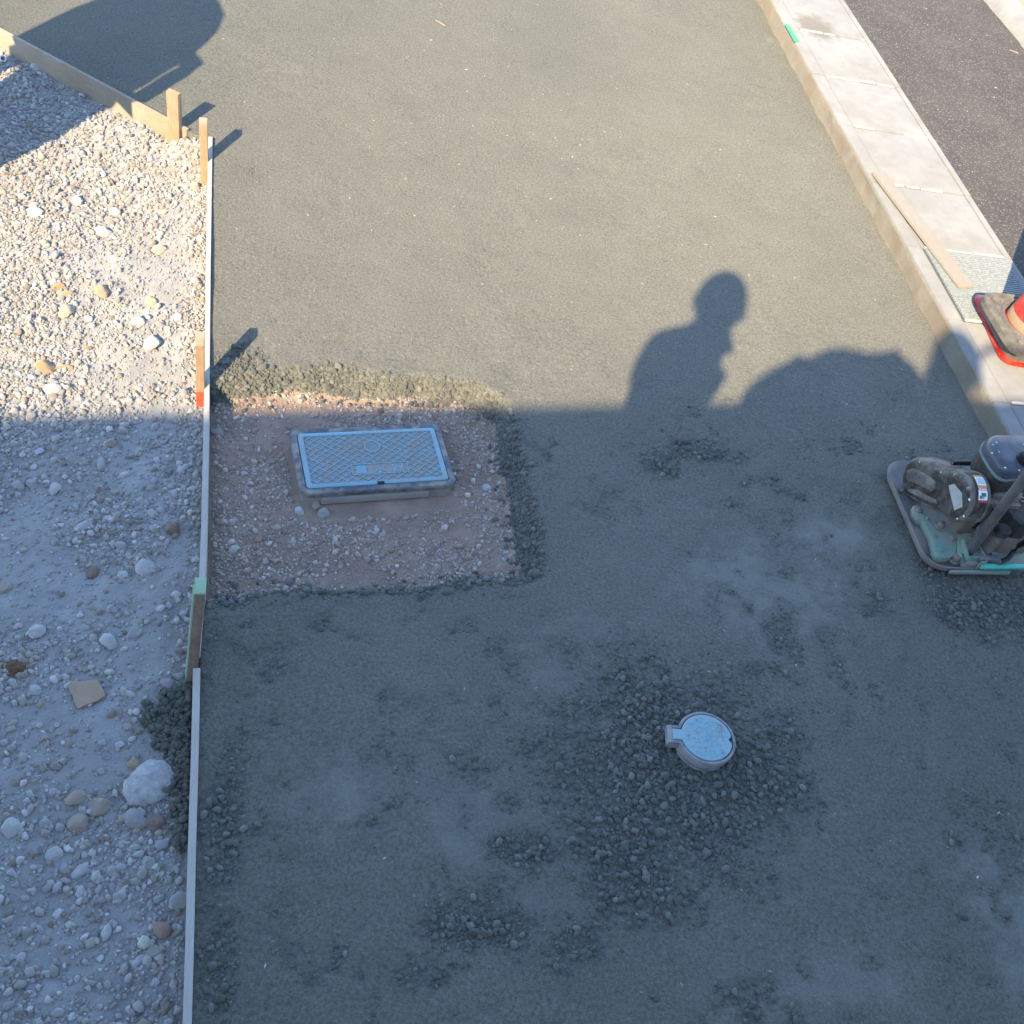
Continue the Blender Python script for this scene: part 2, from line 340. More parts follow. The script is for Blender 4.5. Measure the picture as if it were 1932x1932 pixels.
BLOBS = [(1290, 1430, .33, .31, 1.0), (1210, 1580, .20, .16, .75), (1480, 1500, .16, .16, .45), (1250, 1690, .2, .10, .5), (1890, 1150, .30, .16, .8), (1780, 1080, .15, .10, .6),
         (900, 1745, .15, .06, .8), (1180, 1670, .14, .10, .6), (985, 1600, .10, .05, .7), (860, 1700, .12, .08, .5), (1330, 850, .22, .07, .5), (1250, 880, .10, .10, .5),
         (1000, 1400, .14, .08, .35), (740, 1440, .10, .06, .35), (420, 1640, .06, .5, .55), (410, 1850, .07, .25, .6), (800, 1835, .12, .05, .5), (560, 1470, .10, .05, .3),
         (1740, 900, .18, .12, .3), (1080, 1250, .10, .12, .3), (470, 320, .10, .12, .25), (700, 720, .5, .07, .4), (450, 690, .10, .12, .8), (1600, 1750, .3, .1, .25), (1850, 1500, .2, .2, .3), (1100, 1780, .2, .08, .4),
         (90, 130, .25, .25, .35), (200, 190, .3, .15, .35)]
_B = [(G(b[0], b[1])[:2], b[2], b[3], b[4]) for b in BLOBS]
def coarse(x, y):
    v = np.zeros(np.shape(x))
    for c, rx, ry, s in _B: v = np.maximum(v, s * np.exp(-((x - c[0]) / rx) ** 2 - ((y - c[1]) / ry) ** 2))
    d, _ = zpit(x, y)
    v = np.maximum(v, np.where(d > -.02, np.exp(-((d - .035) / .035) ** 2), 0))
    pl_ = np.exp(-((x - .98) / .3) ** 2 - ((y - 1.78) / .2) ** 2)
    cl_ = (1 - pl_) * sstep(.10, .50, fbm(x * 3.1, y * 3.1, 71, 3) + .7 * fbm(x * 15, y * 15, 73, 3)) * (.20 - .06 * sstep(2.5, 3.0, y))
    v = np.maximum(v, cl_)
    v = np.maximum(v, (1 - .85 * pl_) * (.34 - .24 * sstep(2.3, 2.9, y)) * sstep(.02, .42, fbm(x * 17, y * 17, 79, 3) + .5 * fbm(x * 2.6, y * 2.6, 78, 2)))
    return np.clip(v + .5 * fbm(x * 7, y * 7, 77, 4) * (.25 + v), 0, 1)
def zc(x, y):
    d, k = zpit(x, y)
    cz = coarse(x, y)
    rim = .002 * np.exp(-((d - .075) / .04) ** 2)
    top = .006 * fbm(x * 2.2, y * 2.2, 3, 3) + .0012 * fbm((x * .55 + y * .83) * 26, (y * .55 - x * .83) * 2.2, 8, 2) + (.0035 - .0018 * sstep(2.4, 3.0, y)) * fbm(x * 22, y * 22, 5, 3) * (.5 + 1.6 * cz) + rim - .011 * cz
    flo = -.078 + .014 * fbm(x * 4, y * 4, 9, 4) + .006 * fbm(x * 40, y * 40, 12, 2)
    return flo * (1 - k) + top * k
def zg(x, y):
    return (-.052 - .025 * sstep(3.0, 4.2, y) + .020 * fbm(x * 1.7, y * 1.7, 21, 3) + .014 * fbm(x * 9, y * 9, 23, 3) + .005 * fbm(x * 45, y * 45, 25, 2)
            + .064 * np.exp(-((x + .42) / .12) ** 2 - ((y - 3.90) / .10) ** 2)
            + .012 * sstep(.12, .0, xleft(y) - x) * (fbm(x * 12, y * 12, 28, 2) - .3))

def grid(xs_fn, ys, n):
    Y = np.array(ys); u = np.linspace(0, 1, n)
    X = np.array([xs_fn(yy, u) for yy in Y]); YY = np.repeat(Y[:, None], n, 1)
    a = np.arange(len(Y) * n).reshape(len(Y), n)
    F = np.stack([a[:-1, :-1], a[:-1, 1:], a[1:, 1:], a[1:, :-1]], -1).reshape(-1, 4)
    return X, YY, F
# concrete base course, right of the forms up to the kerb, with the pit cut in it
ys = np.concatenate([np.arange(-.6, .4, .05), np.arange(.4, 3.0, .0095), np.arange(3.0, 5.2, .014), np.arange(5.2, 8.6, .03)])
X, Y, F = grid(lambda y, u: float(xleft(np.array(y))) + .004 + np.maximum(u - 1 / 300, 0) * (2.65 - float(xleft(np.array(y)))), ys, 301)
Z = zc(X, Y); Z[:, 0] = -.13; dpit, _ = zpit(X, Y)
V = np.stack([X, Y, Z], -1).reshape(-1, 3); cz = coarse(X, Y).ravel()
soil_f = (dpit.ravel()[F].mean(1) < .004)
def submesh(V, F, *att):
    u, inv = np.unique(F, return_inverse=True); return V[u], inv.reshape(F.shape), [a[u] for a in att]
v_, f_, (c_,) = submesh(V, F[~soil_f], cz)
xx, yy = v_[:, 0], v_[:, 1]
light_falloff = np.clip(.12 + .46 * sstep(3.2, 5.4, yy - .25 * xx) + .5 * fbm(xx * 1.6, yy * 1.6, 111, 4), 0, .85)  # painted light falloff: darker with distance, over random tone
light_falloff = np.maximum(light_falloff, .55 * sstep(.55, .0, xx - xleft(yy)) * (yy < 1.75)) * (1 - .8 * np.exp(-((xx - 1.5) / .9) ** 2 - ((yy - 3.0) / .6) ** 2))  # light hotspot painted round the antisolar spot; darker along the near forms
pale = np.zeros(len(xx))
for b in ((1420, 1110, .30, .19), (1040, 1275, .12, .10), (1010, 1710, .13, .07), (1120, 1180, .16, .06), (880, 1560, .10, .16), (1890, 1700, .14, .3), (700, 1500, .22, .10), (1560, 1850, .2, .08), (1560, 1000, .2, .1), (1100, 1540, .07, .1)):
    c0 = G(b[0], b[1]); pale = np.maximum(pale, np.exp(-((xx - c0[0]) / b[2]) ** 2 - ((yy - c0[1]) / b[3]) ** 2))
pale = np.clip(pale * 1.5 - .36 + .6 * fbm(xx * 7, yy * 7, 121, 4) + .8 * fbm(xx * 34, yy * 34, 131, 3), 0, 1) * .75 * (1 - np.clip(c_ * 1.6, 0, 1))
struct(np_mesh('concrete_base', v_, f_, 'concrete', attrs=[('coarse', 'FLOAT', c_), ('light_falloff', 'FLOAT', light_falloff), ('pale', 'FLOAT', pale)]))
v_, f_, _ = submesh(V, F[soil_f])
struct(np_mesh('pit_soil', v_, f_, 'soil'))
# gravel ground, left of the forms
ys = np.concatenate([np.arange(-1.0, .4, .06), np.arange(.4, 5.2, .0105), np.arange(5.2, 9, .06)])
def gx(y, u):
    r = min(float(xleft(np.array(y))) + .006 + (.3 if y < -.1 else 0) + (.30 if 3.75 < y < 4.15 else 0), 1.0); w = u ** 1.35
    return r - w * (2.6 if y < 5.2 else 4)
X, Y, F = grid(gx, ys, 200)
V = np.stack([X, Y, zg(X, Y)], -1).reshape(-1, 3)
struct(np_mesh('gravel_ground', V, F[:, ::-1], 'gravel_bed'))
# wide ground underneath, to the horizon
struct(MB().add([(-300, -300, -.2), (300, -300, -.2), (300, 300, -.2), (-300, 300, -.2)], [(0, 1, 2, 3)]).build('ground', 'ground', smooth=False))

# ------------------------------------------------------------------ kerb, gutter, road
KX, KZ, RX = 2.636, .100, 3.165
ky = np.arange(-1.2, 9.2, .04); prof = []
for y in ky:
    j = lambda s, a: a * float(fbm(np.array(y * 9.), np.array(s * 3.1), 40 + s, 3))
    prof.append([(KX - .008 + j(1, .012), y, -.08), (KX - .006 + j(2, .012), y, .004), (KX - .006 + j(3, .009), y, .035 + j(6, .012)), (KX - .008 + j(4, .008), y, .065 + j(7, .01)), (KX - .008 + j(5, .005), y, KZ - .016), (KX + .004, y, KZ - .008), (KX + .08, y, KZ - .010), (KX + .08, y, -.08)])
kerb = struct(MB().loft(prof).build('kerb', 'kerb_face', ang=50))
JY = [-1.0, -.2, .6, 1.6, 2.639, 3.128, 3.627, 4.125, 4.636, 5.150, 5.68, 6.2, 6.72, 7.25, 7.8, 8.4]
for a, b in zip(JY[:-1], JY[1:]):               # lip strip and apron of every gutter block
    z1 = KZ + rnd.uniform(-.0015, .0015)
    m = MB().box(((KX - .004 + KX + .066) / 2, (a + b) / 2, z1 - .008), (.070, b - a - .003, .016)); m.build('kerb_lip', 'gutter', kerb, bevel=.006)
    if abs(a - 3.128) < .01:
        MB().box(((KX + .075 + RX - .03) / 2, (a + b) / 2, z1 - .06), (RX - .03 - KX - .075, b - a, .08)).build('gutter_bed', 'gutter', kerb)
    else:
        m = MB().box(((KX + .0705 + RX - .034) / 2, (a + b) / 2, z1 - .024 + rnd.uniform(-.001, .001)), (RX - .034 - KX - .0705, b - a - .011, .04)); m.build('gutter_slab', 'gutter', kerb, bevel=.004)
    m = MB().box(((RX - .030 + RX + .004) / 2, (a + b) / 2, z1 - .021), (.032, b - a - .002, .04)); m.build('gutter_edge', 'gutter', kerb, bevel=.004)
for k, y in enumerate(JY[3:]):                   # mortar squeezed out of the joints, broken along the way
    x0 = KX + .08
    while x0 < RX - .06:
        L = rnd.uniform(.05, .16); x1 = min(x0 + L, RX - .04)
        if rnd.random() < .62:
            yy = y + rnd.uniform(-.004, .004)
            MB().box(((x0 + x1) / 2, yy, KZ - .001), (x1 - x0, rnd.uniform(.006, .012), .008)).build('joint_mortar', 'mortar', kerb, bevel=.002)
        x0 = x1 + rnd.uniform(0, .02)
ya = np.arange(-1.5, 9.5, .05); xa = np.linspace(RX + .002, 4.62, 34)
Xa, Ya = np.meshgrid(xa, ya); Za = .088 + .004 * fbm(Xa * 3, Ya * 3, 50, 4) + .0025 * fbm(Xa * 16, Ya * 16, 55, 2)
a = np.arange(Xa.size).reshape(Xa.shape); Fa = np.stack([a[:-1, :-1], a[:-1, 1:], a[1:, 1:], a[1:, :-1]], -1).reshape(-1, 4)
struct(np_mesh('asphalt_road', np.stack([Xa, Ya, Za], -1).reshape(-1, 3), Fa, 'asphalt'))
FX = 4.36
prof = []
for y in ky:
    j = lambda s, a_: a_ * float(fbm(np.array(y * 8.), np.array(s * 3.3), 60 + s, 3))
    prof.append([(FX - .03 + j(1, .03), y, .02), (FX - .01 + j(2, .02), y, .095 + j(3, .01)), (FX + .03 + j(4, .02), y, .14), (FX + .055, y, .148), (FX + .16, y, .15), (FX + .19, y, .15), (FX + .19, y, .0)])
MB().loft(prof).build('far_kerb', 'gutter', ang=50)['kind'] = 'structure'
struct(MB().box((FX + 3.2, 4, .06), (6.0, 12, .17)).build('bare_soil', 'far_soil', smooth=False))

# ------------------------------------------------------------------ pebbles and stones
def ico(sub):
    bm = bmesh.new(); bmesh.ops.create_icosphere(bm, subdivisions=sub, radius=1)
    v = np.array([x.co[:] for x in bm.verts]); f = np.array([[x.index for x in q.verts] for q in bm.faces]); bm.free(); return v, f
def octa():
    v = [(1, 0, 0), (-1, 0, 0), (0, 1, 0), (0, -1, 0), (0, 0, 1), (0, 0, -1)]
    f = [(0, 2, 4), (2, 1, 4), (1, 3, 4), (3, 0, 4), (2, 0, 5), (1, 2, 5), (3, 1, 5), (0, 3, 5)]
    v = [np.array(p, float) for p in v]; cache = {}; nf = []
    def mid(a, b):
        k = (min(a, b), max(a, b))
        if k not in cache: p = v[a] + v[b]; v.append(p / np.linalg.norm(p)); cache[k] = len(v) - 1
        return cache[k]
    for a, b, c in f:
        d, e, g = mid(a, b), mid(b, c), mid(c, a); nf += [(a, d, g), (d, b, e), (g, e, c), (d, e, g)]
    return np.array(v), np.array(nf)
def shapes(base, n, ang, seed, cut=None):
    v, f = base
    if cut is not None: f = f[v[f][:, :, 2].mean(1) > cut]
    r = np.random.default_rng(seed); out = []
    for _ in range(n):
        q = v.copy()
        rad = np.ones(len(v))
        for _k in range(r.integers(6, 11)):                       # broken faces
            nrm = r.normal(size=3); nrm /= np.linalg.norm(nrm); d = r.uniform(.5, .9) if ang else r.uniform(.64, .96)
            dt = v @ nrm; rad = np.where(dt > 1e-6, np.minimum(rad, d / np.maximum(dt, 1e-6)), rad)
        rad = rad * (1 + .06 * r.normal(size=len(v)) * (1 if len(v) < 60 else .5))
        out.append(q * rad[:, None] * np.array([1, r.uniform(.62, .95), r.uniform(.5, .8)]))
    return out, f
O1 = octa(); I2 = ico(2); I3 = ico(3)
SH_S = shapes(O1, 24, True, 1, -.4); SH_R = shapes(O1, 24, False, 2, -.4); SH_M = shapes(I2, 24, True, 3, -.6); SH_MR = shapes(I2, 20, False, 4, -.6); SH_X = (SH_M[0][:12] + SH_MR[0][:12], SH_M[1])
def scatter(name, P, S, C, SH, m, sink=.25, parent=None, tilt=.35, flat=False):
    """P base points (n,3), S diameters, C colours; one joined mesh of loose stones"""
    sh, f = SH; n = len(P); nv = len(sh[0])
    V = np.empty((n, nv, 3)); which = rng.integers(0, len(sh), n); A = np.array(sh)[which]
    az = rng.uniform(0, 6.283, n); ti = rng.normal(0, tilt, n)
    ct, st = np.cos(ti), np.sin(ti); x, y, z = A[..., 0], A[..., 1], A[..., 2]
    y2 = y * ct[:, None] - z * st[:, None]; z2 = y * st[:, None] + z * ct[:, None]
    ca, sa = np.cos(az)[:, None], np.sin(az)[:, None]
    V[..., 0] = (x * ca - y2 * sa); V[..., 1] = (x * sa + y2 * ca); V[..., 2] = z2
    V *= (np.asarray(S) / 2)[:, None, None]
    zmin = V[..., 2].min(1); zmax = V[..., 2].max(1)
    V += np.asarray(P)[:, None, :]
    V[..., 2] += (-zmin - (zmax - zmin) * sink)[:, None]
    Fm = (np.arange(n) * nv)[:, None, None] + f[None]
    Ca = np.ones((n, nv, 4)); Ca[..., :3] = np.asarray(C)[:, None, :]
    o = np_mesh(name, V.reshape(-1, 3), Fm.reshape(-1, 3), m, smooth=not flat, attrs=[('col', 'FLOAT_COLOR', Ca)], parent=parent)
    return o
def cols(n, base, var=.12, hue=.04):
    b = np.array(base)[rng.integers(0, len(base), n)]
    return np.clip(b * (1 + rng.normal(0, var, n))[:, None] * (1 + rng.normal(0, hue, (n, 3))), .01, .9)
def stuff(o): o['kind'] = 'stuff'; return o
PALE = [(.415, .413, .40), (.37, .367, .355), (.475, .475, .465), (.32, .322, .315), (.40, .40, .395), (.355, .352, .34), (.29, .27, .235), (.33, .31, .27), (.25, .21, .16)]
DARKC = [(.112, .118, .108), (.085, .09, .083), (.14, .144, .132), (.10, .106, .098), (.175, .177, .165)]
PITC = [(.39, .315, .26), (.33, .26, .21), (.45, .41, .37), (.28, .21, .165), (.47, .455, .425), (.37, .30, .25)]
def in_view(x, y, m=70):
    q = np.stack([x, y, np.full(len(x), -CAM_H)], -1) @ ROT
    u = CPX + FPX * q[:, 0] / -q[:, 2]; v = CPX - FPX * q[:, 1] / -q[:, 2]
    return (u > -m) & (u < 1932 + m) & (v > -m) & (v < 1932 + m)
def sample(n, x0, x1, y0, y1, dens):
    x = rng.uniform(x0, x1, n * 3); y = rng.uniform(y0, y1, n * 3); k = in_view(x, y); x, y = x[k][:n], y[k][:n]; n = len(x)
    k = rng.uniform(0, 1, n) < dens(x, y); return x[k], y[k]
def on_left(x, y): return x < xleft(y) - .016
TOPSHADE = xy((-60, 60), (330, 245), (240, 330), (60, 420), (-60, 500))
BARE = [(G(255, 480)[:2], .16, .28), (G(290, 740)[:2], .14, .12), (G(300, 880)[:2], .10, .18), (G(90, 1080)[:2], .25, .10), (G(330, 1020)[:2], .04, .1), (G(150, 1430)[:2], .16, .10), (G(100, 1800)[:2], .20, .16), (G(300, 1240)[:2], .08, .12), (G(90, 1330)[:2], .12, .05), (G(245, 1700)[:2], .06, .05), (G(60, 960)[:2], .10, .12), (G(330, 440)[:2], .05, .3)]
def gdens(x, y, lo=.22):
    v = .82 + .2 * (y < 2.3) + .35 * np.exp(-((x - G(290, 1680)[0]) / .14) ** 2 - ((y - G(290, 1680)[1]) / .22) ** 2) + 1.3 * fbm(x * 4.2, y * 4.2, 81, 4)
    for c, rx, ry in BARE: v -= .78 * np.exp(-((x - c[0]) / rx) ** 2 - ((y - c[1]) / ry) ** 2)
    v += .75 * sstep(.03, -.08, sdf(TOPSHADE, x, y))
    e = xleft(y) - x; v += .55 * np.exp(-(e / .07) ** 2)
    v += .35 * np.exp(-((x - G(110, 440)[0]) / .25) ** 2 - ((y - G(110, 440)[1]) / .4) ** 2)
    return np.clip(v, lo, 1.2) / 1.2 * on_left(x, y)
# fine grit, then pebbles
x, y = sample(60000, -1.75, -.1, .45, 5.3, lambda a, b: gdens(a, b, .30) * (.5 + .5 * (b < 3.4)))
x, y = x[:30000], y[:30000]; n = len(x)
stuff(scatter('gravel_grit', np.stack([x, y, zg(x, y)], -1), rng.uniform(.0042, .011, n) * np.where(y > 2.6, 1.15, 1), cols(n, PALE, .18), SH_S, 'stone', .05, flat=True))
x, y = sample(19000, -1.75, -.1, .45, 5.3, lambda a, b: gdens(a, b, .10)); n = len(x)
stuff(scatter('gravel_pebbles', np.stack([x, y, zg(x, y)], -1), .010 + .016 * rng.beta(1.2, 2.8, n), cols(n, PALE, .14), SH_S, 'stone', .2, flat=True))
x, y = sample(4600, -1.75, -.1, .45, 5.3, lambda a, b: gdens(a, b, .04)); n = len(x)
stuff(scatter('gravel_cobbles', np.stack([x, y, zg(x, y)], -1), .019 + .016 * rng.beta(1.2, 2.6, n), cols(n, PALE, .12), SH_M, 'stone', .25))
# the same rubble carries on beyond the photograph's left edge
def beyond(n, dens):
    x = rng.uniform(-2.2, -.05, n); y = rng.uniform(-.3, 4.6, n); k = (~in_view(x, y)) & (rng.uniform(0, 1, n) < dens(x, y)) & (np.hypot(x - cTank[0], y - cTank[1]) > .25); return x[k], y[k]
_z = math.hypot(SUN[0], SUN[1]); cTank = np.array([SUN[0], SUN[1]]) / _z * 2.12 + np.array([SUN[1], -SUN[0]]) / _z * -2.91
x, y = beyond(24000, lambda a, b: gdens(a, b, .3)); n = len(x)
stuff(scatter('gravel_grit', np.stack([x, y, zg(x, y)], -1), rng.uniform(.006, .012, n), cols(n, PALE, .18), SH_S, 'stone', .05, flat=True))
x, y = beyond(11000, lambda a, b: gdens(a, b, .1)); n = len(x)
stuff(scatter('gravel_pebbles', np.stack([x, y, zg(x, y)], -1), .011 + .018 * rng.beta(1.2, 2.6, n), cols(n, PALE, .14), SH_S, 'stone', .2, flat=True))
# brown pebbles against the pit side and in the pit
def pdens(x, y):
    d, _ = zpit(x, y); e = x - xleft(y)
    bx = G(700, 865)[:2]
    inbox = sdf(xy((540, 800), (832, 790), (866, 930), (566, 955)), x, y) < .006
    v = .5 + 1.0 * fbm(x * 6, y * 6, 91, 3) + .6 * np.exp(-(e / .06) ** 2) + .5 * np.exp(-((x - G(930, 930)[0]) / .07) ** 2 - ((y - G(930, 930)[1]) / .25) ** 2) + .5 * np.exp(-((x - G(640, 985)[0]) / .16) ** 2 - ((y - G(640, 985)[1]) / .07) ** 2) + .5 * np.exp(-((x - G(470, 1040)[0]) / .14) ** 2 - ((y - G(470, 1040)[1]) / .08) ** 2)
    return np.clip(v, .12, 1) * (d < .008) * (~inbox) * (e > .02)
x, y = sample(21000, -.3, .8, 1.6, 2.6, pdens); n = len(x)
stuff(scatter('pit_grit', np.stack([x, y, zc(x, y)], -1), rng.uniform(.0045, .012, n), cols(n, PITC, .18), SH_S, 'stone', .15, flat=True))
x, y = sample(2300, -.3, .8, 1.6, 2.6, pdens); n = len(x)
stuff(scatter('pit_pebbles', np.stack([x, y, zc(x, y)], -1), .012 + .016 * rng.beta(1.2, 2.6, n), cols(n, PITC, .18), SH_M, 'stone', .28))
# grey pebbles of the mix, where the surface is open
def cdens(x, y):
    d, _ = zpit(x, y); return np.clip((coarse(x, y) - .22) * 1.35, 0, 1) * (d > -.03) * (x > xleft(y) + .016) * (x < 2.60)
x, y = sample(300000, -.5, 2.62, .5, 5.2, cdens); n = len(x); print('mix grit', n)
if n > 18000: x, y = x[:18000], y[:18000]; n = 18000
stuff(scatter('mix_grit', np.stack([x, y, zc(x, y)], -1), rng.uniform(.005, .012, n), cols(n, DARKC, .10, .02), SH_R, 'wet_pebble', .15))
x, y = sample(40000, -.5, 2.62, .5, 3.6, lambda a, b: np.clip(cdens(a, b) * 1.2 - .15, 0, 1)); n = len(x); print('mix pebbles', n)
if n > 3500: x, y = x[:3500], y[:3500]; n = 3500
stuff(scatter('mix_pebbles', np.stack([x, y, zc(x, y)], -1), .013 + .016 * rng.beta(1.2, 2.8, n), cols(n, DARKC, .14, .02), SH_X, 'wet_pebble', .13, tilt=.5))
# round stones where the mix lies loose: about the valve, on the pit banks, before the compactor
VR = [(1290, 1415, .24, .22), (1200, 1560, .18, .14), (1235, 1680, .15, .08), (1420, 1480, .13, .12), (1880, 1150, .22, .10), (900, 1745, .09, .03), (700, 1112, .26, .028), (900, 1082, .10, .035), (500, 1116, .14, .022)]
VC = [(G(b[0], b[1])[:2], b[2], b[3]) for b in VR]; vcen = G(1318, 1418)[:2]
def vdens(x, y):
    v = np.zeros(np.shape(x))
    for c, rx, ry in VC: v = np.maximum(v, np.exp(-((x - c[0]) / rx) ** 2 - ((y - c[1]) / ry) ** 2))
    d, _ = zpit(x, y); v = np.maximum(v, (1.0 + 1.2 * fbm(x * 11, y * 11, 67, 2)) * np.exp(-((d - .026) / .036) ** 2))
    v = np.maximum(v, .42 * np.exp(-((d + .02) / .03) ** 2))
    return np.clip(v * 1.1 - .25 + .4 * fbm(x * 9, y * 9, 66, 2), 0, 1) * (np.hypot(x - vcen[0], y - vcen[1]) > .075) * (x > xleft(y) + .03)
x, y = sample(30000, -.4, 2.6, .6, 2.8, vdens)
S0 = .011 + .019 * rng.beta(1.2, 2.6, len(x)); o_ = np.argsort(-S0); x, y, S0 = x[o_], y[o_], S0[o_]
cell = {}; kp = []
for i in range(len(x)):                          # keep them from sitting in one another
    cx_, cy_ = int(x[i] / .03), int(y[i] / .03); ok = True
    for a in (-1, 0, 1):
        for b in (-1, 0, 1):
            for j in cell.get((cx_ + a, cy_ + b), ()):
                if (x[i] - x[j]) ** 2 + (y[i] - y[j]) ** 2 < (.42 * (S0[i] + S0[j])) ** 2: ok = False; break
            if not ok: break
        if not ok: break
    if ok: cell.setdefault((cx_, cy_), []).append(i); kp.append(i)
kp = kp[:4200]; x, y, S0 = x[kp], y[kp], S0[kp]; n = len(x)
stuff(scatter('loose_mix_stones', np.stack([x, y, zc(x, y)], -1), S0, cols(n, DARKC, .15, .02), SH_X, 'wet_pebble', .04, tilt=.35))
# spilled mix on the gravel side
SPILL = xy((366, 1290), (305, 1298), (292, 1340), (300, 1385), (325, 1420), (338, 1500), (352, 1560), (366, 1560))
x, y = sample(9000, -.45, -.1, .9, 1.5, lambda a, b: (sdf(SPILL, a, b) + .05 * fbm(a * 20, b * 20, 6, 2) + .05 * fbm(a * 55, b * 55, 7, 2) < .006) * on_left(a, b)); n = min(len(x), 1500)
x, y = x[:n], y[:n]
stuff(scatter('spilled_mix', np.stack([x, y, zg(x, y) + rng.uniform(0, .02, n)], -1), .009 + .016 * rng.beta(1.2, 2.2, n), cols(n, [(.085, .088, .075), (.105, .107, .09)], .12, .02), SH_MR, 'wet_pebble', .25))
# pale chips lying on the concrete and the road
x, y = sample(900, -.5, 2.55, .6, 7.0, lambda a, b: (.25 + .9 * np.exp(-((a - .9) / .7) ** 2 - ((b - 4) / 1.2) ** 2)) * (a > xleft(b) + .03) * (sdf(PIT, a, b) > .12)); n = len(x)
sh, f = SH_S; flat = ([s * np.array([1.5, .55, .3]) for s in sh], f)
stuff(scatter('pale_chips', np.stack([x, y, zc(x, y)], -1), .004 + .013 * rng.beta(1, 3.6, n), cols(n, [(.5, .48, .40), (.42, .40, .32), (.55, .53, .48)], .1), flat, 'chip', .1, tilt=.15))
x, y = sample(90, 3.2, 4.3, 3.2, 7.0, lambda a, b: np.ones_like(a)); n = len(x)
stuff(scatter('road_chips', np.stack([x, y, np.full(n, .089)], -1), .005 + .010 * rng.beta(1, 3, n), cols(n, [(.62, .6, .55), (.5, .48, .42)], .1), flat, 'chip', .1, tilt=.15))

def single_stone(name, P, size, col, SH, m, asp=(1, .8, .6), rot=None, sink=.36, k=None):
    sh, f = SH; k = rnd.randrange(len(sh)) if k is None else k
    v = sh[k] / np.array([1, .8, .65]) * np.array(asp) * size / 2
    a = rnd.uniform(0, 6.28) if rot is None else rot
    c, s_ = math.cos(a), math.sin(a); t = rnd.uniform(-.15, .15)
    v = np.stack([v[:, 0], v[:, 1] * math.cos(t) - v[:, 2] * math.sin(t), v[:, 1] * math.sin(t) + v[:, 2] * math.cos(t)], -1)
    v = np.stack([v[:, 0] * c - v[:, 1] * s_, v[:, 0] * s_ + v[:, 1] * c, v[:, 2]], -1)
    hgt = v[:, 2].max() - v[:, 2].min(); v[:, 2] += -v[:, 2].min() - hgt * sink
    C4 = np.ones((len(v), 4)); C4[:, :3] = col
    o = np_mesh(name, v, f, m, attrs=[('col', 'FLOAT_COLOR', C4)]); o.data.set_sharp_from_angle(angle=R_(34)); o.location = tuple(map(float, P)); return o
SH_L = shapes(I3, 16, True, 8); SH_LR = shapes(I3, 12, False, 9)
W_, GR, TN, OC, BR, RD = (.43, .438, .438), (.31, .317, .317), (.33, .275, .215), (.35, .27, .165), (.17, .115, .08), (.29, .19, .155)
